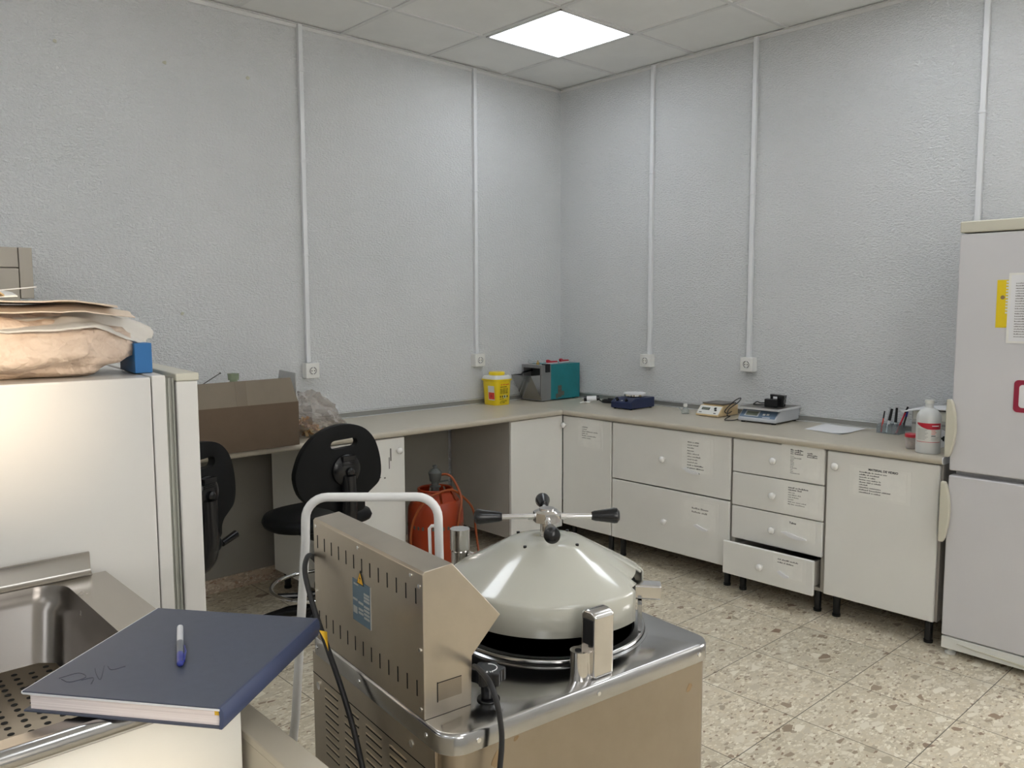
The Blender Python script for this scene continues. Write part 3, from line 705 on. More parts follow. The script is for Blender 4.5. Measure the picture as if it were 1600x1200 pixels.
mb = MB().tube([(0.06, -0.335, CT+0.20), (0.06, -0.39, CT+0.195), (0.06, -0.425, CT+0.188), (0.06, -0.435, CT+0.17)], 0.006, smooth=4); mb.cyl((0.05, -0.35, CT+0.15), (0.2, -0.35, CT+0.15), 0.008)
mb.build('paddle', 'blackp', t)
for x in (0.05, 0.20):
    for y in (-0.37, -0.07): MB().cyl((x, y, CT), (x, y, CT+0.008), 0.010).build('foot', 'blackr', t)
def bag_clip(x, y, rz, label):
    t = thing('bag_clip', label, 'clip', (x, y, CT+0.2453), rz, 'red clips lying on the teal blender')
    MB().box(-0.010, 0.010, -0.055, 0.055, 0.0, 0.008).build('jaw', 'paper', t, local=True, bevel=0.002)
    MB().prism([(-0.055, 0.008), (0.055, 0.008), (0.050, 0.018), (-0.02, 0.020), (-0.045, 0.030), (-0.058, 0.026)], 'x', -0.009, 0.009).build('lever', 'red', t, local=True, bevel=0.002)
bag_clip(0.17, -0.255, R(8), 'red bag clip lying on the teal blender next to the black tag')
bag_clip(0.14, -0.105, R(14), 'red bag clip lying on the teal blender nearest the wall')
mb = MB().box(0.2245, 0.2335, -0.375, -0.335, CT+0.195, CT+0.2475).box(0.19, 0.2335, -0.375, -0.335, CT+0.2435, CT+0.2505)
single(mb, 'black_tag', 'blackp', 'black plastic clip hooked over the edge of the teal blender', 'clip', bevel=0.002)
mb = MB().lathe([(0.0, 0), (0.011, 0), (0.011, 0.012), (0.005, 0.015), (0.004, 0.022), (0.007, 0.026), (0.0, 0.029)], (0.14, -0.36, CT+0.2433), 18)
single(mb, 'brass_weight', 'brass', 'tiny brass weight standing on the teal blender', 'weight')
mb = MB().tube([(0.05, -0.30, CT+0.247), (0.055, -0.36, CT+0.248), (0.06, -0.37, CT+0.272), (0.065, -0.34, CT+0.262), (0.11, -0.27, CT+0.248)], 0.0016, 6, smooth=4)
single(mb, 'wire_hook', 'chrome', 'thin bent wire lying on the teal blender', 'wire')

# clear acrylic sheet standing behind the yellow bin
def sq_lathe(mb, prof, c): return mb.lathe(prof, c, 48, 'z', sq=4.5)
bc = (0.105, -0.700, CT)
t = thing('sharps_bin', 'yellow plastic sharps bin with red and white label', 'bin', bc)
sq_lathe(MB(), [(0.0, 0), (0.064, 0.0), (0.066, 0.004), (0.074, 0.155), (0.081, 0.158), (0.082, 0.168), (0.0, 0.168)], bc).build('tub', 'yellow', t)
sq_lathe(MB(), [(0.0, 0.1685), (0.080, 0.1685), (0.078, 0.180), (0.068, 0.192), (0.0, 0.192)], bc).build('collar', 'clearw', t)
MB().lathe([(0.0, 0.1923), (0.052, 0.1923), (0.053, 0.207), (0.048, 0.213), (0.0, 0.213)], bc, 36).build('lid', 'yellow', t)
# label facing the room: authored flat, then turned about the bin axis
mb = MB()
mb.use('ivory')
L1 = MB(); L1.use('ink')
ang = R(-28)
for i, (txt, sz) in enumerate((('Contenedor de', 0.012), ('residuos', 0.012))):
    pass
mb = MB(); x0 = -0.035
pseudo(mb, x0+0.004, 0.126, [0.018, 0.008, 0.03], 0.009, 'labelred', 0)
pseudo(mb, x0, 0.112, [0.055], 0.008, 'ink', 0)
for i in range(5): pseudo(mb, x0, 0.100-0.007*i, [0.02, 0.025, 0.02], 0.0045, 'ink', 0)
for i, xx in enumerate((x0, x0+0.018, x0+0.036, x0+0.058)): mb.use('ink').box(xx, xx+0.008, -0.0006, 0, 0.046, 0.058)
mb.use('green').box(x0+0.03, x0+0.055, -0.0004, 0, 0.040, 0.062)
pseudo(mb, x0, 0.034, [0.02, 0.015], 0.007, 'ink', 0); pseudo(mb, x0+0.006, 0.020, [0.055], 0.006, 'ink', 0); pseudo(mb, x0+0.002, 0.010, [0.02, 0.025], 0.007, 'ink', 0)
tilt = Matrix.Rotation(math.atan2(0.010, 0.155), 4, 'X')
mb.xf(Matrix.Translation(Vector(bc)+Vector((0, 0, 0.004))) @ Matrix.Rotation(R(90), 4, 'Z') @ Matrix.Translation((0, -0.0665, 0)) @ tilt)
mb.build('printed_label', None, t, smooth=0)
mb = MB(); mb.use('ivory').box(-0.030, 0.030, -0.0005, 0, 0.030, 0.122).use('labelred').box(-0.026, 0.029, -0.001, 0, 0.036, 0.080).use('red').cyl((0, -0.0014, 0.057), (0, 0, 0.057), 0.010, 0.010, 16)
mb.xf(Matrix.Translation(Vector(bc)+Vector((0, 0, 0.004))) @ Matrix.Translation((0.028, -0.0668, 0)) @ tilt)
mb.build('hazard_label', None, t, smooth=0)
mb = MB().prism([(-0.600, CT+0.001), (-0.520, CT+0.001), (-0.560, CT+0.165), (-0.62, CT+0.175), (-0.64, CT+0.10)], 'x', 0.030, 0.032)
single(mb, 'acrylic_sheet', 'clear', 'clear plastic sheet standing between the yellow bin and teal blender', 'plastic sheet', smooth=0)

# plug with coiled black lead
t = thing('power_lead', 'black coiled power lead with a white and black plug by the hotplate', 'cable', (0.50, -0.17, CT))
mb = MB().use('paper').cyl((0.45, -0.21, CT+0.022), (0.50, -0.17, CT+0.030), 0.020, 0.016, 18).use('blackp').cyl((0.435, -0.222, CT+0.021), (0.45, -0.21, CT+0.022), 0.021, 0.021, 18).cyl((0.50, -0.17, CT+0.030), (0.512, -0.160, CT+0.032), 0.017, 0.015, 18)
mb.use('chrome').cyl((0.425, -0.235, CT+0.012), (0.437, -0.222, CT+0.018), 0.0024, seg=8).cyl((0.418, -0.225, CT+0.024), (0.437, -0.214, CT+0.024), 0.0024, seg=8)
mb.build('plug', None, t)
pts = [(0.512, -0.160, CT+0.032), (0.545, -0.17, CT+0.012)]
for i in range(26):
    a = i*0.85; pts.append((0.62+0.075*math.cos(a)+random.uniform(-.008, .008), -0.16+0.045*math.sin(a)+random.uniform(-.006, .006), CT+0.006+0.0009*i))
pts.append((0.72, -0.12, CT+0.008)); pts.append((0.745, -0.15, CT+0.02))
MB().tube(pts, 0.0036, 8, smooth=4).build('cable', 'blackr', t)
mb = MB().tube([(0.424+0.02, -0.26, CT+0.004), (0.455, -0.28, CT+0.004), (0.48, -0.25, CT+0.010)], 0.004, 8, smooth=4); mb.cyl((0.48, -0.25, CT+0.006), (0.50, -0.235, CT+0.006), 0.006)
single(mb, 'white_cap', 'clearw', 'small white plastic piece lying in front of the plug', 'cap')

# hotplate stirrer
t = thing('magnetic_stirrer', 'navy magnetic stirrer with a round white top plate', 'stirrer', (0.84, -0.22, CT))
mb = MB().prism([(-0.335, CT+0.006), (-0.10, CT+0.006), (-0.10, CT+0.068), (-0.29, CT+0.068), (-0.335, CT+0.045)], 'x', 0.762, 0.922)
mb.build('body', 'navyi', t, bevel=0.006)
mb = MB().use('paper').box(0.79, 0.812, -0.3225, -0.317, CT+0.050, CT+0.0545)
for x in (0.805, 0.875): mb.use('blackp').cyl((x, -0.318, CT+0.053), (x, -0.328, CT+0.066), 0.010, 0.009, 16)
mb.use('paper').box(0.835, 0.845, -0.322, -0.317, CT+0.050, CT+0.056)
mb.build('control_knobs', None, t)
mb = MB().use('blackp').cyl((0.842, -0.20, CT+0.068), (0.842, -0.20, CT+0.076), 0.045, seg=32).use('chrome').cyl((0.842, -0.20, CT+0.076), (0.842, -0.20, CT+0.086), 0.066, seg=40).use('paper').cyl((0.842, -0.20, CT+0.086), (0.842, -0.20, CT+0.094), 0.069, seg=40)
mb.build('top_plate', None, t)
for x in (0.78, 0.905):
    for y in (-0.315, -0.12): MB().cyl((x, y, CT), (x, y, CT+0.006), 0.008).build('foot', 'blackr', t)

# little dropper flask
t = thing('glass_flask', 'tiny clear flask with a white stopper on the worktop', 'flask', (1.235, -0.215, CT))
c_ = (1.235, -0.215, CT)
MB().lathe([(0.0, 0.0), (0.022, 0.0), (0.024, 0.006), (0.022, 0.022), (0.012, 0.034), (0.010, 0.040), (0.0, 0.040)], c_, 24).build('vessel', 'clear', t)
MB().lathe([(0.0, 0.0403), (0.010, 0.0403), (0.013, 0.048), (0.011, 0.060), (0.0, 0.062)], c_, 20).build('stopper', 'clearw', t)
MB().tube([(1.214, -0.222, CT+0.018), (1.200, -0.226, CT+0.030), (1.196, -0.228, CT+0.034)], 0.004, 8).build('side_arm', 'clear', t)

# beige balance
t = thing('balance', 'small beige balance with a dark square pan', 'scales', (1.40, -0.13, CT), 0)
mb = MB().use('beige_i').prism([(-0.236, CT+0.003), (-0.03, CT+0.003), (-0.03, CT+0.06), (-0.185, CT+0.06), (-0.236, CT+0.012)], 'x', 1.322, 1.474)
mb.build('body', None, t, bevel=0.003)
# sloped ivory front with display and keys
d0 = Vector((0, 0.051, 0.048)).normalized(); nrm = Vector((0, -0.048, 0.051)).normalized()
def slope(mb, mat, xa, xb, sa, sb, h=0.0012, o=Vector((0, -0.236, CT+0.012))):
    vs = []
    for hh in (0.0001, h):
        for x, s_ in ((xa, sa), (xb, sa), (xb, sb), (xa, sb)): vs.append(Vector((x, 0, 0))+o+d0*s_+nrm*hh)
    mb.use(mat).add(vs, [(0, 3, 2, 1), (4, 5, 6, 7), (0, 1, 5, 4), (1, 2, 6, 5), (2, 3, 7, 6), (3, 0, 4, 7)])
mb = MB(); slope(mb, 'ivory', 1.327, 1.469, 0.003, 0.066)
slope(mb, 'ink', 1.345, 1.398, 0.034, 0.052, 0.002); slope(mb, 'lcd', 1.349, 1.394, 0.038, 0.048, 0.0026)
slope(mb, 'ink', 1.425, 1.440, 0.042, 0.056, 0.0024); slope(mb, 'ink', 1.432, 1.447, 0.030, 0.040, 0.0024); slope(mb, 'ink', 1.436, 1.452, 0.010, 0.016, 0.0016); slope(mb, 'inkg', 1.338, 1.356, 0.012, 0.018, 0.0016)
mb.build('front_panel', None, t, smooth=0)
mb = MB().use('beige_i').box(1.335, 1.462, -0.175, -0.045, CT+0.06, CT+0.066).use('plate').box(1.330, 1.467, -0.180, -0.040, CT+0.066, CT+0.074)
mb.build('weighing_pan', None, t, bevel=0.0015)
# leads between the two scales
mb = MB().tube([(1.475, -0.10, CT+0.025), (1.49, -0.16, CT+0.02), (1.495, -0.20, CT+0.04), (1.505, -0.12, CT+0.09), (1.52, -0.08, CT+0.105), (1.53, -0.12, CT+0.085), (1.51, -0.18, CT+0.05), (1.535, -0.24, CT+0.02), (1.56, -0.25, CT+0.02), (1.55, -0.285, CT+0.005), (1.575, -0.31, CT+0.004), (1.60, -0.27, CT+0.004), (1.61, -0.20, CT+0.01)], 0.0028, 8, smooth=5)
single(mb, 'looped_cable', 'blackr', 'thin black cable looping between the beige balance and the grey scales', 'cable')

# grey digital scales
sa = math.atan2(0.04, 0.226)
t = thing('digital_scales', 'grey digital scales with a flat steel pan carrying a black adapter', 'scales', (1.738, -0.263, CT), R(1.5))
mb = MB().prism([(-0.012, 0.008), (0.262, 0.008), (0.262, 0.072), (0.045, 0.072), (-0.012, 0.026)], 'x', -0.112, 0.112)
mb.build('body', 'scale_g', t, local=True, bevel=0.006)
def slp(mb, mat, xa, xb, sa_, sb_, h):
    dd = Vector((0, 0.057, 0.046)).normalized(); nn_ = Vector((0, -0.046, 0.057)).normalized(); o = Vector((0, -0.012, 0.026)); vs = []
    for hh in (0.0003, h):
        for x, s_ in ((xa, sa_), (xb, sa_), (xb, sb_), (xa, sb_)): vs.append(Vector((x, 0, 0))+o+dd*s_+nn_*hh)
    mb.use(mat).add(vs, [(0, 3, 2, 1), (4, 5, 6, 7), (0, 1, 5, 4), (1, 2, 6, 5), (2, 3, 7, 6), (3, 0, 4, 7)])
mb = MB(); slp(mb, 'scale_b', -0.104, 0.104, 0.006, 0.063, 0.0018); slp(mb, 'scale_g', -0.080, 0.004, 0.014, 0.056, 0.0026); slp(mb, 'lcd', -0.072, -0.004, 0.019, 0.049, 0.0032)
slp(mb, 'ivory', 0.026, 0.040, 0.026, 0.038, 0.0034); slp(mb, 'ivory', 0.048, 0.062, 0.028, 0.040, 0.0034); slp(mb, 'scale_g', 0.03, 0.075, 0.008, 0.014, 0.0024)
mb.build('display_panel', None, t, local=True, smooth=0)
mb = MB().use('blackp').box(-0.09, 0.09, 0.03, 0.23, 0.0722, 0.078).use('plate').box(-0.118, 0.118, 0.0, 0.262, 0.078, 0.083).use('alu').box(-0.1185, 0.1185, -0.003, 0.0, 0.072, 0.0835).box(0.118, 0.121, -0.003, 0.262, 0.072, 0.0835)
mb.build('weighing_pan', None, t, local=True)
for x in (-0.09, 0.09):
    for y in (0.01, 0.235): MB().cyl((x, y, 0), (x, y, 0.008), 0.012).build('foot', 'blackr', t, local=True)
t2 = thing('power_adapter', 'black plug-in power adapter resting on the steel pan of the scales', 'adapter', (1.765, -0.165, CT+0.0834), R(10))
MB().box(-0.035, 0.035, -0.020, 0.020, 0, 0.044).build('brick', 'blackp', t2, local=True, bevel=0.004)
mb = MB().use('blackp').prism([(-0.012, 0.0), (0.055, 0.0), (0.062, 0.062), (-0.018, 0.066)], 'y', 0.0205, 0.058).use('paper').box(0.0, 0.022, 0.0198, 0.0205, 0.0445, 0.055).use('chrome').cyl((0.052, 0.030, 0.02), (0.068, 0.030, 0.02), 0.0022, seg=8).cyl((0.054, 0.030, 0.045), (0.070, 0.030, 0.045), 0.0022, seg=8)
mb.build('plug_head', None, t2, local=True, bevel=0.003)
MB().tube([(-0.035, 0.0, 0.02), (-0.06, -0.005, 0.018), (-0.085, 0.01, 0.022), (-0.105, 0.02, 0.010), (-0.11, 0.025, 0.0035), (-0.08, 0.03, 0.0035), (-0.045, 0.018, 0.008)], 0.003, 8, smooth=5).build('cord', 'blackr', t2, local=True)

# loose sheets
def sheet_pt(u, v_, q):
    a, b_, c2, d2 = [Vector(p) for p in q]; return (a*(1-u)+b_*u)*(1-v_)+(d2*(1-u)+c2*u)*v_
for k_, (dx, dy, lb) in enumerate(((0.0, 0.0, 'lowest of the loose white sheets on the worktop'), (0.006, 0.012, 'topmost of the loose white sheets on the worktop, one corner curled'))):
    q = [(2.02+dx, -0.285+dy*0, 0), (2.235+dx, -0.335+dy*0.4, 0), (2.235+dx, -0.065, 0), (2.005+dx, -0.032, 0)]
    def fn(u, v_):
        p = sheet_pt(u, v_, q); z_ = CT+0.0014+0.0016*k_+0.0012*math.sin(3*u+2*v_)**2
        if k_: z_ += 0.010*max(0, u-0.72)**1.5*max(0, 0.35-v_)*12
        return (p.x, p.y, z_)
    mb = MB().grid(fn, 16, 16, 0.0008)
    single(mb, 'paper_sheet', 'paper', lb, 'paper', 'loose sheets on the worktop')

# pen organiser with pens
t = thing('pen_organiser', 'clear acrylic desk organiser holding pens and markers', 'organiser', (2.375, -0.105, CT))
mb = MB(); x0, x1, y0, y1 = 2.325, 2.432, -0.135, -0.055; th = 0.002
mb.box(x0, x1, y0, y1, CT+0.0005, CT+0.003)
mb.box(x0, x1, y0, y0+th, CT+0.003, CT+0.038); mb.box(x0, x1, y1-th, y1, CT+0.003, CT+0.052)
for x in (x0, 2.352, 2.378, 2.403, x1-th): mb.box(x, x+th, y0+th, y1-th, CT+0.003, CT+0.046)
mb.box(x0+th, x1-th, -0.096, -0.094, CT+0.003, CT+0.048)
mb.build('tray', 'clear', t)
def pen(px, py, tx, ty, ln, r, mb_, mc, label, capf=0.35, name='pen'):
    base = Vector((px, py, CT+0.004)); d_ = Vector((tx, ty, 1)).normalized()
    t = thing(name, label, 'pen', tuple(base), 0, 'pens and markers in the clear organiser')
    q = base+d_*ln*(1-capf)
    MB().cyl(base, q, r*0.9, r, 14).build('barrel', mb_, t)
    MB().cyl(q, base+d_*ln, r*1.12, r*0.95, 14).build('cap', mc, t)
pen(2.338, -0.11, 0.08, 0.12, 0.105, 0.0035, 'labelred', 'darkp', 'thin dark red pencil at the end of the clear organiser')
pen(2.345, -0.08, 0.16, 0.05, 0.125, 0.0042, 'silver', 'silver', 'silver pen leaning in the clear organiser')
pen(2.365, -0.11, 0.14, 0.12, 0.120, 0.0065, 'paper', 'ink', 'white marker with a broad black cap in the organiser', 0.5, 'marker')
pen(2.390, -0.075, 0.04, 0.03, 0.122, 0.0062, 'paper', 'ink', 'upright marker with a long black cap in the organiser', 0.6, 'marker')
pen(2.412, -0.11, 0.32, 0.15, 0.142, 0.0045, 'red', 'ink', 'leaning red pen with a black cap in the organiser', 0.22)
pen(2.422, -0.075, 0.22, 0.05, 0.112, 0.0045, 'darkp', 'penblue', 'leaning dark pen with a blue cap in the organiser', 0.25)

# specimen cup
t = thing('specimen_cup', 'clear specimen cup with a red screw lid', 'cup', (2.630, -0.478, CT))
c_ = (2.630, -0.478, CT)
MB().lathe([(0.0, 0), (0.022, 0), (0.024, 0.003), (0.026, 0.052), (0.0245, 0.052), (0.0225, 0.004), (0.0, 0.003)], c_, 28).build('cup_body', 'cupc', t)
MB().lathe([(0.0, 0.0525), (0.0295, 0.0525), (0.0300, 0.064), (0.027, 0.067), (0.0, 0.067)], c_, 28).build('lid', 'red', t)
# spray/disinfectant bottle
c_ = (2.717, -0.530, CT)
t = thing('plastic_bottle', 'milky white plastic bottle with a red and white label', 'bottle', c_)
MB().lathe([(0.0, 0), (0.046, 0.0), (0.049, 0.004), (0.049, 0.150), (0.046, 0.168), (0.033, 0.186), (0.018, 0.196), (0.0165, 0.200), (0.0165, 0.214), (0.0, 0.214)], c_, 36).build('bottle_body', 'bottlew', t)
MB().lathe([(0.0, 0.2143), (0.0185, 0.2143), (0.0185, 0.228), (0.0, 0.229)], c_, 28).build('cap', 'clearw', t)
cam_a = math.atan2(-4.21+0.53, 4.07-2.717)
def wrap(mb, a0, a1, z0, z1, r, n=10):
    vs = []; 
    for i in range(n+1):
        a = a0+(a1-a0)*i/n
        for rr in (r, r+0.0005):
            for z_ in (z0(i/n) if callable(z0) else z0, z1(i/n) if callable(z1) else z1): vs.append((c_[0]+rr*math.cos(a), c_[1]+rr*math.sin(a), CT+z_))
    fs = []
    for i in range(n):
        k2 = i*4; fs += [(k2+2, k2+6, k2+7, k2+3), (k2, k2+1, k2+5, k2+4), (k2+1, k2+3, k2+7, k2+5), (k2, k2+4, k2+6, k2+2)]
    fs += [(0, 2, 3, 1), (n*4, n*4+1, n*4+3, n*4+2)]
    return mb.add(vs, fs)
mb = MB()
wrap(mb.use('ivory'), cam_a-1.05, cam_a+1.1, 0.052, 0.132, 0.0492)
wrap(mb.use('red'), cam_a-1.05, cam_a+1.1, lambda s_: 0.127-0.022*max(0.0, math.sin(min(1, s_*1.6)*math.pi/2))+0.002*s_, 0.133, 0.0498, 16)
wrap(mb.use('red'), cam_a-1.05, cam_a+1.1, 0.051, 0.053, 0.0498)
wrap(mb.use('paper'), cam_a+0.25, cam_a+0.85, 0.120, 0.124, 0.0504)
for i in range(9): wrap(mb.use('ratingtext'), cam_a-0.95, cam_a-0.02-0.12*(i % 3), 0.106-0.0055*i, 0.108-0.0055*i, 0.0498, 6)
for i in range(3): wrap(mb.use('labelred'), cam_a+0.22, cam_a+0.55+0.1*(i % 2), 0.100-0.007*i, 0.102-0.007*i, 0.0498, 4)
wrap(mb.use('ink'), cam_a+0.22, cam_a+0.58, 0.0775, 0.0805, 0.0498, 4)
for i in range(3): wrap(mb.use('ratingtext'), cam_a+0.22, cam_a+0.9-0.1*i, 0.072-0.005*i, 0.0735-0.005*i, 0.0498, 5)
mb.build('label_wrap', None, t)
# box files and disc behind the bottle
t = thing('box_file', 'grey and cream filing box behind the milky bottle by the fridge', 'box', (2.66, -0.2, CT))
mb = MB().use('greycard').box(2.50, 2.80, -0.150, -0.04, CT+0.0005, CT+0.135).use('greyp').box(2.4995, 2.8005, -0.1505, -0.0395, CT+0.065, CT+0.075).use('ivory').box(2.505, 2.795, -0.151, -0.15, CT+0.090, CT+0.128)
mb.build('box_body', None, t)
mb = MB().grid(lambda u, v_: (2.462+0.325*u, -0.19+0.15*v_, CT+0.140+0.012*math.sin(3.0*u)-0.016*(1-u)**3+0.004*v_), 16, 6, 0.004)
single(mb, 'paper_stack', 'paper', 'white papers lying on top of the filing box', 'papers')
mb = MB().use('green').box(2.752, 2.804, -0.40, -0.36, CT+0.0005, CT+0.012).use('green').box(2.752, 2.804, -0.36, -0.20, CT+0.0005, CT+0.118).use('beige_i').box(2.7515, 2.8045, -0.3605, -0.355, CT+0.035, CT+0.10).use('ink').box(2.753, 2.80, -0.3615, -0.3603, CT+0.104, CT+0.106).box(2.756, 2.79, -0.3615, -0.3603, CT+0.110, CT+0.114)
single(mb, 'yellow_green_box', None, 'yellowish carton standing between the bottle and the fridge handle', 'box')
t = thing('tape_roll', 'white disc marked with a black letter M behind the bottle', 'disc', (2.722, -0.42, CT))
Tm = Matrix.Translation((2.722, -0.425, CT+0.050)) @ Matrix.Rotation(R(14), 4, 'Z') @ Matrix.Rotation(R(-8), 4, 'X')
MB().use('paper').cyl((0, 0.0, 0), (0, 0.018, 0), 0.042, seg=36).use('inkg').cyl((0, 0.002, 0), (0, 0.016, 0), 0.0425, seg=36).xf(Tm).build('disc', None, t)
mb = MB().text('M', 0.030, (0.012, -0.0006, -0.010), (1, 0, 0), (0, 0, 1), 'CENTER', bold=0.001).xf(Tm); mb.build('lettering', 'ink', t, smooth=0)

# ------------------------------------------------------------------ cardboard box and bag on the worktop
BX = (0.275, 0.645, -2.945, -2.400)
t = thing('cardboard_box', 'open brown cardboard box with raised flaps on the cream worktop', 'box', (0.46, -2.67, CT))
x0, x1, y0, y1 = BX; zt = CT+0.202; th = 0.004
mb = MB().use('card')
mb.box(x0, x1, y0, y1, CT+0.0005, CT+0.005); mb.box(x1-th, x1, y0, y1, CT+0.005, zt); mb.box(x0, x0+th, y0, y1, CT+0.005, zt)
mb.box(x0+th, x1-th, y0, y0+th, CT+0.005, zt); mb.box(x0+th, x1-th, y1-th, y1, CT+0.005, zt)
mb.build('box_body', None, t)
def flap(pts, mat, nm='flap', off=Vector((0.004, 0, 0))):
    vs = [Vector(p) for p in pts]; mb = MB().use(mat).add(vs+[p-off for p in vs], [(0, 1, 2, 3), (7, 6, 5, 4), (0, 4, 5, 1), (1, 5, 6, 2), (2, 6, 7, 3), (3, 7, 4, 0)])
    return mb
flap([(x1, y0+0.002, zt), (x1, y1-0.002, zt), (x1-0.006, y1-0.034, zt+0.112), (x1-0.006, y0+0.03, zt+0.108)], 'card_in').build('flap', None, t, smooth=0)
flap([(x0+0.15, y1-0.001, zt), (x1-0.006, y1-0.001, zt), (x1-0.018, y1+0.0, zt+0.13), (x0+0.19, y1+0.004, zt+0.135)], 'greycard', off=Vector((0, 0.004, 0))).build('flap', None, t, smooth=0, label='pale grey upright flap')
flap([(x0+0.02, y0+0.004, zt), (x1-0.01, y0+0.004, zt), (x1-0.03, y0+0.02, zt+0.06), (x0+0.04, y0+0.03, zt+0.06)], 'card_in', off=Vector((0, 0.004, 0))).build('flap', None, t, smooth=0)
mb = MB().box(x1-0.0035, x1+0.0006, -2.695, -2.645, CT+0.20, zt); flapt = flap([(x1+0.001, -2.695, zt), (x1+0.001, -2.645, zt), (x1-0.0045, -2.650, zt+0.109), (x1-0.0045, -2.700, zt+0.109)], 'tape', off=Vector((0.0006, 0, 0)))
flapt.build('tape_strip', None, t, smooth=0)
t = thing('glass_bottle', 'greenish glass bottle whose mouth shows above the cardboard box', 'bottle', (0.46, -2.625, CT+0.006))
MB().lathe([(0.0, 0), (0.04, 0), (0.042, 0.01), (0.042, 0.15), (0.02, 0.21), (0.018, 0.298), (0.0, 0.298)], (0.46, -2.625, CT+0.006), 24).build('vessel', 'greenglass', t)
MB().lathe([(0.0, 0.2982), (0.024, 0.2982), (0.026, 0.328), (0.021, 0.328), (0.0, 0.3252)], (0.46, -2.625, CT+0.006), 24).build('mouth', 'greenglass', t)
single(MB().cyl((0.635, -2.88, 1.12), (0.50, -2.703, 1.176), 0.0022, seg=8).cyl((0.60, -2.84, CT+0.01), (0.635, -2.88, 1.12), 0.0022, seg=8).ball((0.50, -2.703, 1.176), 0.004, n=8), 'thin_rod', 'darkp', 'thin dark rod sticking out of the cardboard box', 'rod', 'thin rods leaning in the cardboard box')
single(MB().cyl((0.57, -2.78, CT+0.01), (0.45, -2.632, 1.160), 0.002, seg=8), 'thin_rod', 'clearw', 'thin white rod sticking out of the cardboard box', 'rod', 'thin rods leaning in the cardboard box')

# clear bag full of corks
def blob(center, rad, seed, amp, freq, n=40, flat=None):
    mb = MB(); mb.ball((0, 0, 0), 1, n=n)
    for i, p in enumerate(mb.v):
        d_ = p.normalized(); k2 = 1+amp*noise.noise(d_*freq+Vector((seed, 0, 0)))+amp*0.5*noise.noise(d_*freq*2.7+Vector((0, seed, 0)))
        q = Vector((d_.x*rad[0], d_.y*rad[1], d_.z*rad[2]))*k2
        mb.v[i] = q+Vector(center)
    return mb
mb = blob((0.40, -2.215, CT+0.085), (0.17, 0.155, 0.125), 3.1, 0.40, 2.1, 56)
for p in mb.v:
    if p.z < CT+0.002: p.z = CT+0.002
    if p.y < -2.383: p.y = -2.383
    h_ = p.z-CT
    if p.y > -2.20: p.z = CT+0.002+max(0, h_-0.002)*max(0.25, 1-(p.y+2.20)*3.6)
t = single(mb, 'plastic_bag', 'bagfilm', 'crumpled clear plastic bag of corks beside the cardboard box', 'bag')
mb = MB()
rr = random.Random(5)
for i in range(90):
    a = rr.uniform(0, 6.28); rd = rr.uniform(0, 0.10)
    p = Vector((0.41+rd*math.cos(a)*1.1, -2.25+rd*math.sin(a)*0.9, CT+0.012+rr.uniform(0, 0.075)*(1-rd*6)))
    d_ = Vector((rr.uniform(-1, 1), rr.uniform(-1, 1), rr.uniform(-0.6, 0.6))).normalized()*rr.uniform(0.012, 0.022)
    if p.z-abs(d_.z) < CT+0.010: p.z = CT+0.012+abs(d_.z)
    mb.use('cork' if rr.random() < 0.7 else 'corkl').cyl(p-d_, p+d_, 0.0085, 0.007, 8)
o = single(mb, 'corks', None, 'heap of brown corks and wood pieces inside the clear bag', 'corks'); o['kind'] = 'stuff'

# ------------------------------------------------------------------ gas bottle in the recess
GC = Vector((0.60, -1.585, 0))
t = thing('gas_cylinder', 'orange gas bottle with a grey regulator under the worktop', 'gas bottle', tuple(GC))
MB().lathe([(0.0, 0.012), (0.120, 0.012), (0.135, 0.03), (0.150, 0.06), (0.150, 0.36), (0.146, 0.40), (0.128, 0.435), (0.085, 0.455), (0.0, 0.462)], GC, 48).build('bottle_body', 'orange', t)
mb = MB().lathe([(0.112, 0.0), (0.116, 0.0), (0.116, 0.045), (0.112, 0.045), (0.112, 0.0)], GC, 40); mb.build('foot_ring', 'orange', t)
# guard collar: tapering octagonal ring with gaps
mb = MB(); n_ = 8
for i in range(n_):
    a0 = 2*math.pi*(i+0.08)/n_+0.4; a1 = 2*math.pi*(i+0.92)/n_+0.4
    vs = []
    for rr_, z_ in ((0.138, 0.415), (0.092, 0.492)):
        for a in (a0, a1):
            for dr_ in (0, -0.004): vs.append(GC+Vector(((rr_+dr_)*math.cos(a), (rr_+dr_)*math.sin(a), z_)))
    mb.add(vs, [(0, 2, 6, 4), (1, 5, 7, 3), (4, 6, 7, 5), (0, 1, 3, 2), (0, 4, 5, 1), (2, 3, 7, 6)])
mb.torus(GC+Vector((0, 0, 0.494)), 0.091, 0.006, 32); mb.build('guard', 'orange', t)
mb = MB()
for i in range(34):
    a = 2*math.pi*i/34; c2 = GC+Vector((0.1502*math.cos(a), 0.1502*math.sin(a), 0))
    tx = Vector((-math.sin(a), math.cos(a), 0))*0.0055
    if i % 5 == 4: continue
    o_ = Vector((math.cos(a), math.sin(a), 0))*0.0008
    vs = []
    for zz_ in (0.300, 0.318):
        for s_ in (-1, 1):
            for q_ in (-1, 1): vs.append(c2+tx*s_+o_*q_+Vector((0, 0, zz_)))
    mb.add(vs, [(0, 2, 3, 1), (4, 5, 7, 6), (0, 1, 5, 4), (2, 6, 7, 3), (0, 4, 6, 2), (1, 3, 7, 5)])
mb.build('stamped_marking', 'rust', t, smooth=0)
mb = MB().lathe([(0.0, 0.462), (0.022, 0.462), (0.022, 0.500), (0.030, 0.502), (0.030, 0.510), (0.020, 0.514), (0.020, 0.532), (0.028, 0.536), (0.033, 0.565), (0.036, 0.575), (0.036, 0.582), (0.024, 0.598), (0.012, 0.604), (0.010, 0.612), (0.014, 0.614), (0.012, 0.622), (0.0, 0.622)], GC, 24)
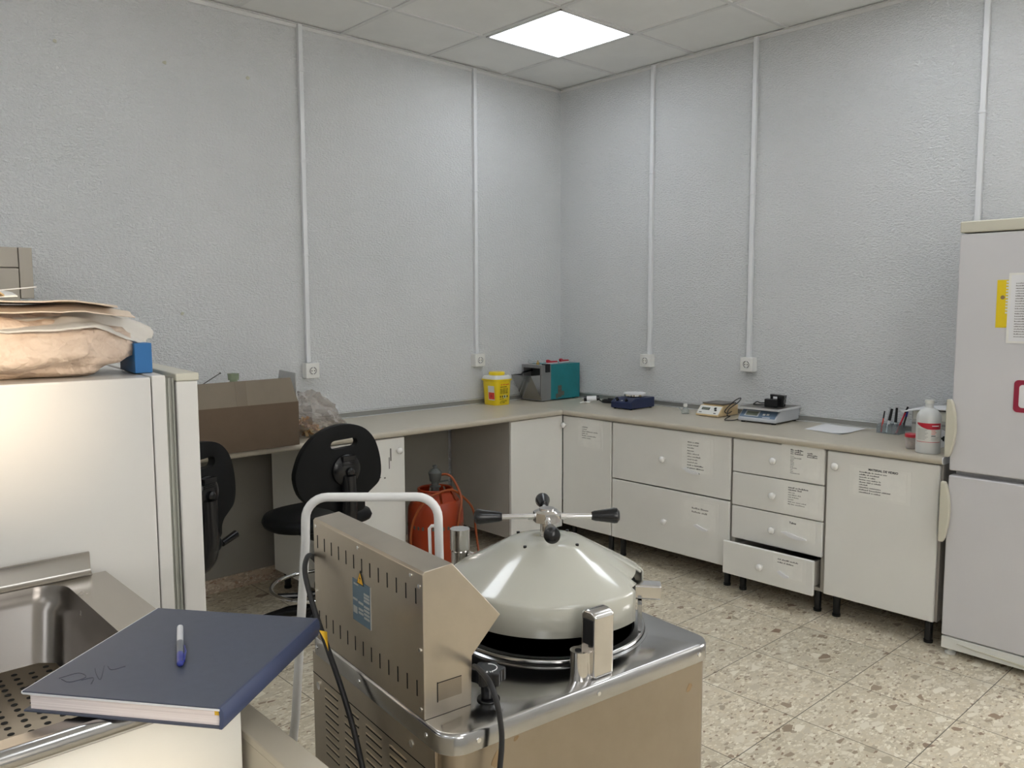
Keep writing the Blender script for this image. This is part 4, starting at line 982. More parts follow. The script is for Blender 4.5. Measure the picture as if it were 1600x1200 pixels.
mb.box(GC.x-0.006, GC.x+0.006, GC.y+0.01, GC.y+0.085, 0.523, 0.529)
mb.build('regulator', 'regul', t)
t2 = thing('gas_hose', 'orange rubber gas hose looping over the gas bottle', 'hose', (0.62, -1.5, 0.0))
g = lambda x, y, z: (GC.x+x, GC.y+y, z)
MB().tube([g(0.0, 0.034, 0.565), g(0.03, 0.065, 0.565), g(0.06, 0.085, 0.53), g(0.13, 0.075, 0.45), g(0.165, 0.03, 0.36), g(0.166, 0.012, 0.24), g(0.19, 0.06, 0.13), g(0.19, 0.12, 0.07), g(0.14, 0.20, 0.05), g(0.06, 0.25, 0.12), g(0.03, 0.255, 0.24), g(0.045, 0.235, 0.32), g(0.08, 0.17, 0.40), g(0.10, 0.06, 0.485), g(0.105, -0.02, 0.502), g(0.085, -0.12, 0.465), g(0.055, -0.175, 0.38), g(0.03, -0.185, 0.28), g(0.02, -0.175, 0.18), g(0.05, -0.172, 0.14)], 0.0065, 10, smooth=7).build('hose', 'hose', t2)
MB().cyl(g(0.05, -0.172, 0.14), g(0.065, -0.165, 0.10), 0.009).cyl(g(0.045, -0.18, 0.125), g(0.075, -0.195, 0.128), 0.004).torus(g(0.07, -0.175, 0.125), 0.016, 0.004, 20, (1, 0.3, 0)).build('hose_fitting', 'chrome', t2)

# ------------------------------------------------------------------ swivel chairs
def chair(loc, rz, label, lev=0.12):
    """local: backrest at +x (towards the room), seat centre at origin"""
    t = thing('lab_chair', label, 'chair', loc, rz, 'black swivel chairs at the worktop')
    # seat: soft saddle outline
    out = []
    for i in range(40):
        a = 2*math.pi*i/40; k2 = 1/((abs(math.cos(a))**2.6+abs(math.sin(a))**2.6)**(1/2.6))
        out.append((0.205*k2*math.cos(a)*(1.0 if math.cos(a) < 0 else 0.92), 0.242*k2*math.sin(a)))
    mb = MB(); lv = [(0.80, 0.0), (0.97, 0.012), (1.0, 0.030), (0.96, 0.052), (0.80, 0.062), (0.45, 0.058), (0.0, 0.052)]
    z0_ = 0.505; vs = []; n_ = 40
    for s_, h_ in lv[:-1]:
        for x, y in out: vs.append((x*s_, y*s_, z0_+h_+0.10*(y*s_)**2*0+0.018*math.cos(6.0*x*s_)*(-1)))
    vs.append((0, 0, z0_+0.052-0.018)); fs = []
    for j in range(len(lv)-2):
        for i in range(n_): fs.append((j*n_+i, j*n_+(i+1) % n_, (j+1)*n_+(i+1) % n_, (j+1)*n_+i))
    k2 = (len(lv)-2)*n_
    for i in range(n_): fs.append((k2+i, k2+(i+1) % n_, len(vs)-1))
    fs.append(tuple(range(n_))[::-1]); mb.add(vs, fs); mb.build('seat', 'pu', t, local=True, smooth=60)
    # backrest: kidney outline with grip slot (outline in y,z about its centre)
    o2 = [(-0.205, -0.02), (-0.198, 0.03), (-0.178, 0.085), (-0.140, 0.135), (-0.085, 0.170), (-0.02, 0.185), (0.045, 0.180), (0.105, 0.155), (0.152, 0.110), (0.180, 0.055), (0.195, 0.0), (0.198, -0.05),
          (0.185, -0.085), (0.150, -0.108), (0.122, -0.125), (0.108, -0.150), (0.100, -0.190), (0.0, -0.195), (-0.060, -0.165), (-0.10, -0.150), (-0.150, -0.130), (-0.188, -0.085)]
    o2 = [(p.x*1.07, p.y*1.05) for p in spline([Vector((a, b_, 0)) for a, b_ in o2], 3, True)]
    sl = [(-0.048+0.0, 0.105), (0.048, 0.118)]
    hole = []
    for (cx, cy), a0 in (((0.048, 0.112), -90), ((-0.048, 0.108), 90)):
        for i in range(7): a = R(a0+180*i/6+2); hole.append((cx+0.019*math.cos(a), cy+0.019*math.sin(a)))
    bm = bmesh.new()
    ov = [bm.verts.new((0, y, z)) for y, z in o2]; hv = [bm.verts.new((0, y, z)) for y, z in hole]
    es = [bm.edges.new((ov[i], ov[(i+1) % len(ov)])) for i in range(len(ov))]+[bm.edges.new((hv[i], hv[(i+1) % len(hv)])) for i in range(len(hv))]
    bmesh.ops.triangle_fill(bm, edges=es, use_beauty=True, use_dissolve=False)
    bm.verts.index_update()
    fv = [tuple(v_.co) for v_ in bm.verts]; ff = [tuple(v_.index for v_ in f.verts) for f in bm.faces]; bm.free()
    xb = 0.205; zc_ = 0.775
    def bend(x, y, z): return (xb+x-0.55*y*y+0.06*z, y, zc_+z)
    mb = MB(); nv_ = len(fv); T2 = 0.017
    mb.add([bend(-T2, y, z) for _, y, z in fv]+[bend(T2, y, z) for _, y, z in fv], [f[::-1] for f in ff]+[tuple(i+nv_ for i in f) for f in ff])
    no, nh = len(o2), len(hole)
    mb.add([bend(-T2, y, z) for y, z in o2]+[bend(T2, y, z) for y, z in o2], [(i, (i+1) % no, no+(i+1) % no, no+i) for i in range(no)])
    mb.add([bend(-T2, y, z) for y, z in hole]+[bend(T2, y, z) for y, z in hole], [(i, (i+1) % nh, nh+(i+1) % nh, nh+i) for i in range(nh)])
    bo = mb.build('backrest', 'pu', t, local=True)
    bm = bmesh.new(); bm.from_mesh(bo.data); bmesh.ops.remove_doubles(bm, verts=bm.verts, dist=0.00005); bmesh.ops.recalc_face_normals(bm, faces=bm.faces); bm.to_mesh(bo.data); bm.free()
    b_ = bo.modifiers.new('bevel', 'BEVEL'); b_.width = 0.010; b_.segments = 3; b_.limit_method = 'ANGLE'; b_.angle_limit = R(50)
    # round cover with knob, and the stem down to the mechanism
    mb = MB().lathe([(0.0, 0.0), (0.070, 0.0), (0.068, 0.012), (0.055, 0.022), (0.03, 0.027), (0.0, 0.028)], (xb+0.014, 0.008, zc_-0.005), 36, 'x')
    mb.box(xb+0.03, xb+0.050, -0.024, 0.040, zc_+0.038, zc_+0.058)
    for i in range(3): mb.box(xb+0.034, xb+0.046, -0.022, 0.038, zc_+0.018+0.007*i, zc_+0.021+0.007*i)
    mb.lathe([(0.0, 0.0), (0.020, 0.0), (0.018, 0.012), (0.010, 0.018), (0.0, 0.018)], (xb+0.040, 0.012, zc_-0.012), 20, 'x')
    mb.build('cover', 'blackp', t, local=True)
    MB().tube([(xb+0.030, 0.01, zc_-0.03), (xb+0.034, 0.01, zc_-0.18), (xb+0.015, 0.008, zc_-0.26), (xb-0.05, 0.004, zc_-0.303), (xb-0.20, 0, zc_-0.308)], 0.034, 12, smooth=5).build('back_bracket', 'blackp', t, local=True)
    MB().box(-0.085, 0.085, -0.07, 0.07, 0.435, 0.502).build('tilt_mechanism', 'blackp', t, local=True, bevel=0.012, seg=3)
    MB().cyl((0.07, 0.06, 0.480), (0.07, lev+0.002, 0.492), 0.010).cyl((0.07, lev, 0.492), (0.07, lev+0.085, 0.510), 0.014, 0.017, 14).build('lever', 'blackp', t, local=True)
    MB().cyl((0, 0, 0.08), (0, 0, 0.22), 0.026).cyl((0, 0, 0.22), (0, 0, 0.436), 0.015).build('gas_lift', 'blackp', t, local=True)
    MB().torus((0, 0, 0.205), 0.215, 0.0095, 56).build('foot_ring', 'chrome', t, local=True)
    for i in range(3):
        a = 2*math.pi*i/3+0.5; MB().tube([(0.02*math.cos(a), 0.02*math.sin(a), 0.17), (0.12*math.cos(a), 0.12*math.sin(a), 0.185), (0.207*math.cos(a), 0.207*math.sin(a), 0.203)], 0.013, 10).build('ring_spoke', 'blackp', t, local=True)
    for i in range(5):
        a = 2*math.pi*i/5+0.25; ca, sa_ = math.cos(a), math.sin(a)
        MB().tube([(0.02*ca, 0.02*sa_, 0.10), (0.15*ca, 0.15*sa_, 0.085), (0.27*ca, 0.27*sa_, 0.052)], [0.030, 0.024, 0.018], 12).build('base_arm', 'blackp', t, local=True)
        MB().lathe([(0.0, 0.0), (0.026, 0.0), (0.027, 0.01), (0.02, 0.03), (0.012, 0.045), (0.010, 0.06)], (0.27*ca, 0.27*sa_, 0), 18).build('glide', 'blackr', t, local=True)
    return t
chair((0.80, -2.40, 0), R(2), 'black swivel chair fully in view, standing in front of the scuffed white cabinet')
chair((0.86, -3.12, 0), R(26), 'black swivel chair mostly hidden beyond the small white fridge', 0.265)

# ------------------------------------------------------------------ wall unit far along
t = thing('wall_cabinet', 'beige panelled cabinet hanging on the wall beyond the papers', 'cabinet', (0.17, -3.9, 1.25))
MB().box(0.0, 0.325, -4.5, -3.44, 1.25, 1.708).build('body', 'wallunit', t, bevel=0.002)
mb = MB().box(0.3255, 0.345, -4.5, -3.437, 1.630, 1.708).box(0.3255, 0.345, -4.5, -3.437, 1.25, 1.626); mb.build('door_panel', 'wallunit', t, bevel=0.002)
MB().box(0.0, 0.348, -3.4345, -3.388, 1.508, 1.708).build('side_stile', 'wallunit', t, bevel=0.002)

# ------------------------------------------------------------------ small fridge seen side-on, with the bag and papers on it
FA = R(-6)
t = thing('small_refrigerator', 'low white fridge seen from its side, with a bag and papers on top', 'fridge', (2.172, -3.708, 0), FA)
FT = 1.315
MB().box(-0.55, 0.0, -0.62, 0.135, 0.03, FT).build('body', 'fridge2', t, local=True, bevel=0.004)
mb = MB().box(-0.55, 0.0005, 0.1365, 0.166, 0.04, FT+0.003); mb.build('frame_edge', 'fridge2', t, local=True, bevel=0.003)
mb = MB().box(-0.545, -0.008, 0.1665, 0.186, 0.05, FT-0.004); mb.box(-0.54, -0.003, 0.171, 0.175, 0.05, FT-0.004); mb.box(-0.54, -0.003, 0.180, 0.183, 0.05, FT-0.004); mb.build('door_gasket', 'gasket', t, local=True)
d = MB().box(-0.555, 0.004, 0.1875, 0.235, 0.045, FT-0.012).build('door', 'fridge2', t, local=True, bevel=0.004)
MB().box(-0.558, 0.006, 0.1865, 0.238, FT-0.012, FT+0.006).build('door_cap', 'cream', d, local=True, bevel=0.003)
for x in (-0.5, -0.05):
    for y in (-0.57, 0.09): MB().cyl((x, y, 0), (x, y, 0.03), 0.018).build('foot', 'blackp', t, local=True)
FM = Matrix.Translation((2.172, -3.708, 0)) @ Matrix.Rotation(FA, 4, 'Z')
def onf(mb): return mb.xf(FM)
single(onf(MB().box(-0.25, -0.088, 0.122, 0.160, FT+0.0035, FT+0.073)), 'blue_box', 'blue', 'small blue carton at the end of the small fridge top', 'box', bevel=0.002)
# cloth/plastic bag: a pillow with creases
mb = MB(); mb.ball((0, 0, 0), 1, n=72)
for i, p in enumerate(mb.v):
    d_ = p.copy(); q = Vector((abs(d_.x)**0.55*math.copysign(1, d_.x)*0.20, abs(d_.y)**0.45*math.copysign(1, d_.y)*0.44, abs(d_.z)**0.75*math.copysign(1, d_.z)*0.074))
    k2 = 1+0.10*noise.noise(d_*2.3+Vector((4, 1, 0)))+0.05*noise.noise(d_*6.1)
    fold = 0.010*(abs(noise.noise(Vector((q.x*7, q.y*5, q.z*9))*1.6)))**0.7+0.006*abs(noise.noise(Vector((q.x*16, q.y*13, q.z*20))))
    q = q*k2+d_*fold
    q = q+Vector((-0.225, -0.325, FT+0.074))
    if q.x > -0.012 and q.y < -0.10: q.z -= 0.018*min(1, (-0.10-q.y)/0.2)
    if q.z < FT+0.001 and q.x < 0.003: q.z = FT+0.001
    mb.v[i] = q
# a right end dropping lower
single(onf(mb), 'fabric_bag', 'cloth', 'crumpled pinkish cream bag lying along the small fridge top', 'bag', smooth=80)
def wavy(fn, nu, nv, th_, name, mat, label, cat, group=None):
    return single(onf(MB().grid(fn, nu, nv, th_)), name, mat, label, cat, group, smooth=60)
zb = FT+0.140
def N(u, v_, s_, k2): return noise.noise(Vector((u*s_+k2, v_*s_, k2)))
def crump(u, v_, k2): return 0.010*N(u, v_, 4, k2)+0.005*abs(N(u, v_, 11, k2+3))
def taper(u, v_, amt): return 0.5+(u-0.5)*(1-amt*max(0, v_-0.80)*5)
wavy(lambda u, v_: (-0.36+0.34*taper(u, v_, 0.75), -0.66+0.835*v_+0.03*N(u, 0, 5, 2)*v_, zb+0.004+crump(u, v_, 1)-0.055*max(0, u-0.72)*2.2-0.30*max(0, v_-0.84)*(0.7+0.5*u)+0.02*abs(N(u, v_, 9, 4))*(v_ > 0.75)), 40, 60, 0.004, 'paper_sheet', 'sheetw', 'grey-white floppy paper hanging down over the end of the fabric bag', 'paper', 'crumpled sheets piled on the bag')
wavy(lambda u, v_: (-0.38+0.35*u, -0.70+0.815*v_+0.035*N(u, 0, 6, 7), zb+0.018-0.02*max(0, u-0.8)*3+0.7*crump(u, v_, 5)-0.10*max(0, v_-0.88)), 40, 50, 0.0025, 'paper_sheet', 'kraft', 'flat cream sheet in the middle of the pile on the bag', 'paper', 'crumpled sheets piled on the bag')
wavy(lambda u, v_: (-0.38+0.35*u, -0.72+0.80*v_+0.04*N(u, 0, 6, 9), zb+0.029+0.7*crump(u, v_, 8)+0.105*max(0, 0.70-v_)**1.6-0.12*max(0, v_-0.90)), 40, 50, 0.0025, 'paper_sheet', 'kraft', 'topmost cream sheet of the pile, curling upwards', 'paper', 'crumpled sheets piled on the bag')
wavy(lambda u, v_: (-0.52+0.20*u, -0.42+0.34*v_, zb+0.045+0.018*math.sin(math.pi*u)*abs(math.sin(5*v_+1))+0.006*N(u, v_, 5, 2)), 20, 30, 0.004, 'wrapping_film', 'clearw', 'crumpled clear wrapping behind the sheets on the bag', 'wrapping')
wavy(lambda u, v_: (-0.40+0.12*u, -0.225+0.095*v_+0.02*u, zb+0.046+0.024*math.sin(math.pi*v_)*(0.5+u/2)), 10, 16, 0.004, 'brown_leaflet', 'corkl', 'small bent brown card on top of the pile of sheets', 'card')
single(onf(MB().cyl((-0.30, -0.205, zb+0.046), (-0.19, -0.055, zb+0.062), 0.0015, seg=6)), 'drinking_straw', 'paper', 'thin white straw lying on the pile of sheets', 'straw')

# ------------------------------------------------------------------ sink
SA = 0.0
ST = 0.90
t = thing('sink_unit', 'stainless steel sink with perforated drain plate in front of the small fridge', 'sink', (2.195, -3.69, 0), SA)
X1, YL = 0.692, -1.45
bx0, bx1, by0, by1, br = 0.012, 0.655, -0.95, -0.088, 0.055
# deck with a rounded opening
def deck(mb, z_):
    outer = [(0, 0), (X1, 0), (X1, YL), (0, YL)]
    hole = rrect(bx0, bx1, by0, by1, br, 8)
    bm = bmesh.new(); ov = [bm.verts.new((x, y, z_)) for x, y in outer]; hv = [bm.verts.new((x, y, z_)) for x, y in hole]
    es = [bm.edges.new((L_[i], L_[(i+1) % len(L_)])) for L_ in (ov, hv) for i in range(len(L_))]
    bmesh.ops.triangle_fill(bm, edges=es, use_beauty=True, use_dissolve=False); bm.verts.index_update()
    mb.add([tuple(v_.co) for v_ in bm.verts], [tuple(v_.index for v_ in f.verts) for f in bm.faces]); bm.free()
mb = MB(); deck(mb, ST)
mb.add([(0, 0, ST), (X1, 0, ST), (X1, YL, ST), (0, YL, ST), (0, 0, ST-0.035), (X1, 0, ST-0.035), (X1, YL, ST-0.035), (0, YL, ST-0.035)], [(0, 1, 5, 4), (2, 3, 7, 6), (3, 0, 4, 7)])
mb.build('deck', 'steels', t, local=True)
# front rolled rim
pr = []
for i in range(11):
    a = R(100-200*i/10); pr.append((X1-0.002+0.015*math.cos(a), ST-0.0115+0.015*math.sin(a)))
pr += [(X1-0.004, ST-0.030), (X1-0.006, ST-0.002)]
MB().prism(pr, 'y', YL, 0.0).build('front_rim', 'steelp', t, local=True, smooth=60)
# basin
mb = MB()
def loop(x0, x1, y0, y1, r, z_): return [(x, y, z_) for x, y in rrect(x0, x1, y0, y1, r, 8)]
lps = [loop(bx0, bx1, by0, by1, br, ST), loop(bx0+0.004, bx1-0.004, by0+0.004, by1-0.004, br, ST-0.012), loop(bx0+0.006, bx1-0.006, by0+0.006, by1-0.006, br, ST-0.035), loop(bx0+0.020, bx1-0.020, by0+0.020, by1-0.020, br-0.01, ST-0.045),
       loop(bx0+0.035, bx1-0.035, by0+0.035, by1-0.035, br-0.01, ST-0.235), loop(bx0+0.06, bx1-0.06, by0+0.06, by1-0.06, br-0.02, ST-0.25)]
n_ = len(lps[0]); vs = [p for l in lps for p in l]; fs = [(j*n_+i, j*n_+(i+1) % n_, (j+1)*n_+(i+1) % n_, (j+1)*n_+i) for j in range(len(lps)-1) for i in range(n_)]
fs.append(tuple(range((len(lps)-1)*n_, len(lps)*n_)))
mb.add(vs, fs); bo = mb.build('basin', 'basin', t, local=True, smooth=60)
# perforated plate resting low in the basin
pz = ST-0.140
mb = MB().use('steel'); mb.prism([(0.065, -0.15), (0.09, -0.125), (0.57, -0.125), (0.605, -0.16), (0.605, -0.90), (0.065, -0.90)], 'z', pz-0.003, pz)
mb.use('dark')
for ix in range(20):
    for iy in range(26):
        x = 0.095+0.025*ix+(0.0125 if iy % 2 else 0); y = -0.145-0.0275*iy
        if x < 0.590: mb.cyl((x, y, pz), (x, y, pz+0.0006), 0.0056, seg=12)
for x, y in ((0.185, -0.186), (0.5, -0.78)): mb.cyl((x, y, pz), (x, y, pz+0.0010), 0.020, seg=24)
mb.build('drain_plate', None, t, local=True, smooth=0)
MB().box(0.085, 0.095, -0.89, -0.16, ST-0.2495, pz-0.003).box(0.575, 0.585, -0.89, -0.16, ST-0.2495, pz-0.003).build('plate_support', 'steel', t, local=True)
mb = MB().prism([(-0.013, ST+0.0005), (0.008, ST+0.0005), (0.000, ST+0.004), (-0.005, ST+0.012), (-0.008, ST+0.046), (-0.013, ST+0.047)], 'y', YL, -0.028); mb.build('backsplash', 'steels', t, local=True)
mb = MB().box(0.668, 0.684, YL+0.01, -0.004, 0.08, ST-0.031).box(0.012, 0.668, -0.02, -0.004, 0.08, ST-0.036).box(0.012, 0.668, YL+0.01, YL+0.026, 0.08, ST-0.036)
mb.build('front_panel', 'ivory', t, local=True, bevel=0.003)
for x in (0.06, 0.62):
    for y in (-0.06, YL+0.07): MB().cyl((x, y, 0), (x, y, 0.08), 0.02).build('leg', 'steel', t, local=True)

# beige unit squeezed between sink and steriliser
t = thing('beige_cabinet', 'narrow beige box standing between the sink and the steriliser', 'box', (2.90, -3.66, 0))
mb = MB().box(2.50, 3.30, -3.684, -3.641, 0.0, 0.784); mb.build('box_body', 'beigebox', t, bevel=0.002)
MB().box(2.498, 3.302, -3.686, -3.638, 0.785, 0.80).build('lid', 'beigebox', t, bevel=0.003)

# notebook and pen
nb = [Vector((2.581, -3.707, 0)), Vector((2.831, -3.543, 0)), Vector((3.040, -3.792, 0)), Vector((2.796, -3.964, 0))]
nc = sum(nb, Vector())/4; na = R(37.6)
t = thing('notebook', 'dark navy hardback notebook lying over the corner of the sink', 'book', (nc.x, nc.y, ST+0.0035), na)
# local x: across (0 = fore edge at -, spine at +), local y: away
HX, HY = 0.1515, 0.161
BT = 0.0305
MB().box(-HX, HX, -HY, HY, 0, 0.003).build('back_cover', 'navy', t, local=True, bevel=0.001)
c_ = MB().use('navy').box(-HX, HX-0.004, -HY, HY, BT-0.003, BT)
c_.use('edge_white').box(-HX-0.0022, -HX, -HY, HY, BT-0.0042, BT-0.0004).box(-HX, HX-0.003, -HY-0.0006, -HY+0.0002, BT-0.0048, BT-0.0018)
c_.use('ink')
c_.build('front_cover', None, t, local=True, bevel=0.0008)
mb = MB()   # embossed monogram near the fore-edge corner
for pts in ([(-0.128, -0.118), (-0.112, -0.098), (-0.092, -0.108), (-0.104, -0.126), (-0.122, -0.120)], [(-0.098, -0.080), (-0.082, -0.098), (-0.066, -0.112), (-0.078, -0.090), (-0.090, -0.070)],
            [(-0.092, -0.118), (-0.080, -0.108), (-0.070, -0.126)], [(-0.084, -0.070), (-0.070, -0.080), (-0.058, -0.066)]):
    mb.tube([(x, y, BT+0.0001) for x, y in pts], 0.0006, 6, smooth=4)
mb.build('embossed_mark', 'emboss', t, local=True)
MB().box(-HX+0.008, HX-0.006, -HY+0.005, HY-0.005, 0.0031, BT-0.0031).build('pages', 'pages', t, local=True)
sp = [(HX-0.005, 0.0), (HX-0.001, 0.0), (HX+0.002, 0.006), (HX+0.003, BT/2), (HX+0.002, BT-0.006), (HX-0.001, BT), (HX-0.005, BT), (HX-0.0035, BT/2)]
MB().prism(sp, 'y', -HY, HY).build('spine', 'navyb', t, local=True)
mb = MB().box(HX-0.013, HX-0.0045, -HY+0.0040, -HY+0.0048, BT-0.013, BT-0.0034); mb.build('headband', 'yellow2', t, local=True)
mb = MB().add([(HX+0.002, HY-0.002, 0.010), (HX+0.012, HY+0.008, 0.004), (HX+0.012, HY+0.010, -0.012), (HX+0.010, HY+0.003, -0.010), (HX+0.014, HY+0.007, -0.030)], [(0, 1, 2, 3), (3, 2, 4)])
mb.build('ribbon', 'yellow2', t, local=True, solid=0.0006)
def Wn(x, y, z_): return Matrix.Translation((nc.x, nc.y, ST+0.0035)) @ Matrix.Rotation(na, 4, 'Z') @ Vector((x, y, z_))
pa, pb = Vector((2.728, -3.728, ST+0.0035+BT+0.0062)), Vector((2.874, -3.783, ST+0.0035+BT+0.0058))
t = thing('ballpoint_pen', 'silver and blue pen lying on the navy notebook', 'pen', (pa.x, pa.y, ST+0.0035+BT), 0)
dd = (pb-pa)
MB().cyl(pa, pa+dd*0.42, 0.0052, 0.0055, 18).build('barrel', 'silver', t)
MB().cyl(pa+dd*0.42, pa+dd*0.72, 0.0056, 0.0055, 18).build('grip', 'pengrey', t)
mb = MB().cyl(pa+dd*0.72, pa+dd*0.94, 0.0054, 0.0050, 18).ball(pa+dd*0.94, 0.005, n=14); mb.build('cap', 'penblue', t)
sd = Vector((dd.y, -dd.x, 0)).normalized()*-0.0065
MB().tube([pa+dd*0.52+sd*0.9, pa+dd*0.66+sd*1.2, pa+dd*0.9+sd*0.8], 0.0017, 8).build('clip', 'penblue', t)

# ------------------------------------------------------------------ steriliser (autoclave)
AO = (3.108, -3.464, 0); AA = R(-5.7)
t = thing('autoclave', 'stainless steel top loading steriliser with a cream domed lid', 'autoclave', AO, AA)
AH = 0.80; DX, DYY = -0.532, 0.632
def Lb(mb, *a, **k): return mb.build(*a, parent=t, local=True, **k)
body = rrect(DX+0.006, -0.004, 0.006, DYY-0.006, 0.030, 6)
mb = MB(); mb.prism(body, 'z', 0.045, AH-0.034); mb.build('body', 'steelf', t, local=True)
# left side sheet with louvres and seams
mb = MB().use('steel').box(DX+0.012, -0.040, 0.0, 0.0056, 0.05, AH-0.036)
mb.use('dark').box(DX+0.012, -0.040, -0.0003, 0.0, AH-0.0815, AH-0.0795).box(-0.0412, -0.040, -0.0003, 0.0, 0.05, AH-0.036)
for cI in range(5):
    xa = -0.462+0.090*cI
    for rI in range(9 if cI else 9):
        za = 0.700-0.0165*rI
        mb.use('dark').box(xa, xa+0.060, -0.0006, 0.0, za, za+0.0042)
        mb.use('steel').box(xa, xa+0.060, -0.0016, 0.0, za+0.0042, za+0.0058)
mb.use('chrome').cyl((-0.115, -0.0015, 0.742), (-0.115, 0.0, 0.742), 0.006, seg=16).cyl((-0.49, -0.003, 0.70), (-0.49, 0.0, 0.70), 0.008, seg=16)
mb.build('side_panel', None, t, local=True, smooth=0)
# top cover with rounded corners and turned down lip
top = rrect(DX, 0.004, -0.004, DYY, 0.042, 8)
n_ = len(top)
mb = MB(); cx_, cy_ = sum(p[0] for p in top)/n_, sum(p[1] for p in top)/n_
lv = [(0.0, AH-0.034), (0.0, AH-0.006), (0.0018, AH-0.0018), (0.006, AH)]
vs = []
for ins, z_ in lv:
    for x, y in top:
        sx, sy = (x-cx_), (y-cy_); vs.append((cx_+sx*(1-ins/0.27), cy_+sy*(1-ins/0.31), z_))
HC = (-0.268, 0.418)   # chamber centre
HRAD = 0.185
hole = [(HC[0]+HRAD*math.cos(2*math.pi*i/48), HC[1]+HRAD*math.sin(2*math.pi*i/48)) for i in range(48)]
fs = [(j*n_+i, j*n_+(i+1) % n_, (j+1)*n_+(i+1) % n_, (j+1)*n_+i) for j in range(len(lv)-1) for i in range(n_)]
mb.add(vs, fs)
bm = bmesh.new(); ov = [bm.verts.new(vs[3*n_+i]) for i in range(n_)]; hv = [bm.verts.new((x, y, AH)) for x, y in hole]
es = [bm.edges.new((L_[i], L_[(i+1) % len(L_)])) for L_ in (ov, hv) for i in range(len(L_))]
bmesh.ops.triangle_fill(bm, edges=es, use_beauty=True, use_dissolve=False); bm.verts.index_update()
mb.add([tuple(v_.co) for v_ in bm.verts], [tuple(v_.index for v_ in f.verts) for f in bm.faces]); bm.free()
o_ = Lb(mb, 'top_cover', 'steelp', smooth=50)
bm = bmesh.new(); bm.from_mesh(o_.data); bmesh.ops.remove_doubles(bm, verts=bm.verts, dist=0.0001); bmesh.ops.recalc_face_normals(bm, faces=bm.faces); bm.to_mesh(o_.data); bm.free()
# screws
mb = MB()
for y in (0.055, 0.315, 0.585): mb.cyl((0.004, y, AH-0.018), (0.0055, y, AH-0.018), 0.004, seg=12)
for x in (-0.06, -0.30, -0.49): mb.cyl((x, -0.004, AH-0.018), (x, -0.0055, AH-0.018), 0.004, seg=12)
Lb(mb, 'screws', 'chrome')
# chamber and its rim
hc3 = (HC[0], HC[1], 0)
Lb(MB().lathe([(HRAD+0.001, AH-0.02), (HRAD+0.001, AH+0.003), (HRAD-0.006, AH+0.003), (HRAD-0.006, AH-0.45), (0.0, AH-0.46)], hc3, 56), 'chamber', 'dark', smooth=50)
Lb(MB().torus((HC[0], HC[1], AH+0.005), 0.200, 0.0052, 72).lathe([(0.184, AH+0.0), (0.184, AH+0.008), (0.200, AH+0.010), (0.200, AH+0.0)], hc3, 72).lathe([(0.206, AH+0.0005), (0.206, AH+0.003), (0.211, AH+0.0005)], hc3, 72), 'chamber_rim', 'steelp', smooth=60)
# lid: skirt and cone
LB_, LR = 0.852, 0.206
prof = [(LR, LB_), (LR, LB_+0.050), (LR, LB_+0.057), (LR-0.0015, LB_+0.0605), (LR-0.005, LB_+0.0630), (LR-0.009, LB_+0.0655), (LR*0.90, LB_+0.0722), (LR*0.65, LB_+0.1005), (0.088, LB_+0.1260), (0.080, LB_+0.1300), (0.066, LB_+0.1335), (0.045, LB_+0.1355), (0.0, LB_+0.1365)]
inner = [(LR-0.004, LB_), (LR-0.004, LB_+0.056), (0.05, LB_+0.140), (0.0, LB_+0.142)]
LC = (HC[0], HC[1], 0)
seg_ = 96; am = math.atan2(0.09, 0.19)
mb = MB()
def lid_rows(pr, flip):
    vs = []
    for r_, z_ in pr:
        for i in range(seg_): a = 2*math.pi*i/seg_; vs.append((LC[0]+r_*math.cos(a), LC[1]+r_*math.sin(a), z_))
    fs = []
    for j in range(len(pr)-1):
        for i in range(seg_):
            a = math.degrees(2*math.pi*(i+0.5)/seg_)
            if j <= 4 and 17 < a < 58 or j == 5 and 26 < a < 50: continue   # notch for the clamp on the far side
            f = (j*seg_+i, j*seg_+(i+1) % seg_, (j+1)*seg_+(i+1) % seg_, (j+1)*seg_+i)
            fs.append(f[::-1] if flip else f)
    return vs, fs
v1, f1 = lid_rows(prof, False); mb.add(v1, f1)
lo = Lb(mb, 'lid', 'lid', smooth=50)
so = lo.modifiers.new('solid', 'SOLIDIFY'); so.thickness = 0.004; so.offset = -1
mb = MB().lathe([(0.0, LB_+0.02), (LR-0.02, LB_+0.02), (LR-0.02, LB_+0.045), (0.0, LB_+0.045)], LC, 56); mb.build('inner_plate', 'dark', lo, local=True)
# small rivets on the cone
mb = MB()
for a in (R(-75), R(15), R(105), R(195)): mb.cyl((LC[0]+0.076*math.cos(a), LC[1]+0.076*math.sin(a), LB_+0.130), (LC[0]+0.076*math.cos(a), LC[1]+0.076*math.sin(a), LB_+0.1345), 0.0035, seg=10)
mb.build('rivets', 'blackp', lo, local=True)
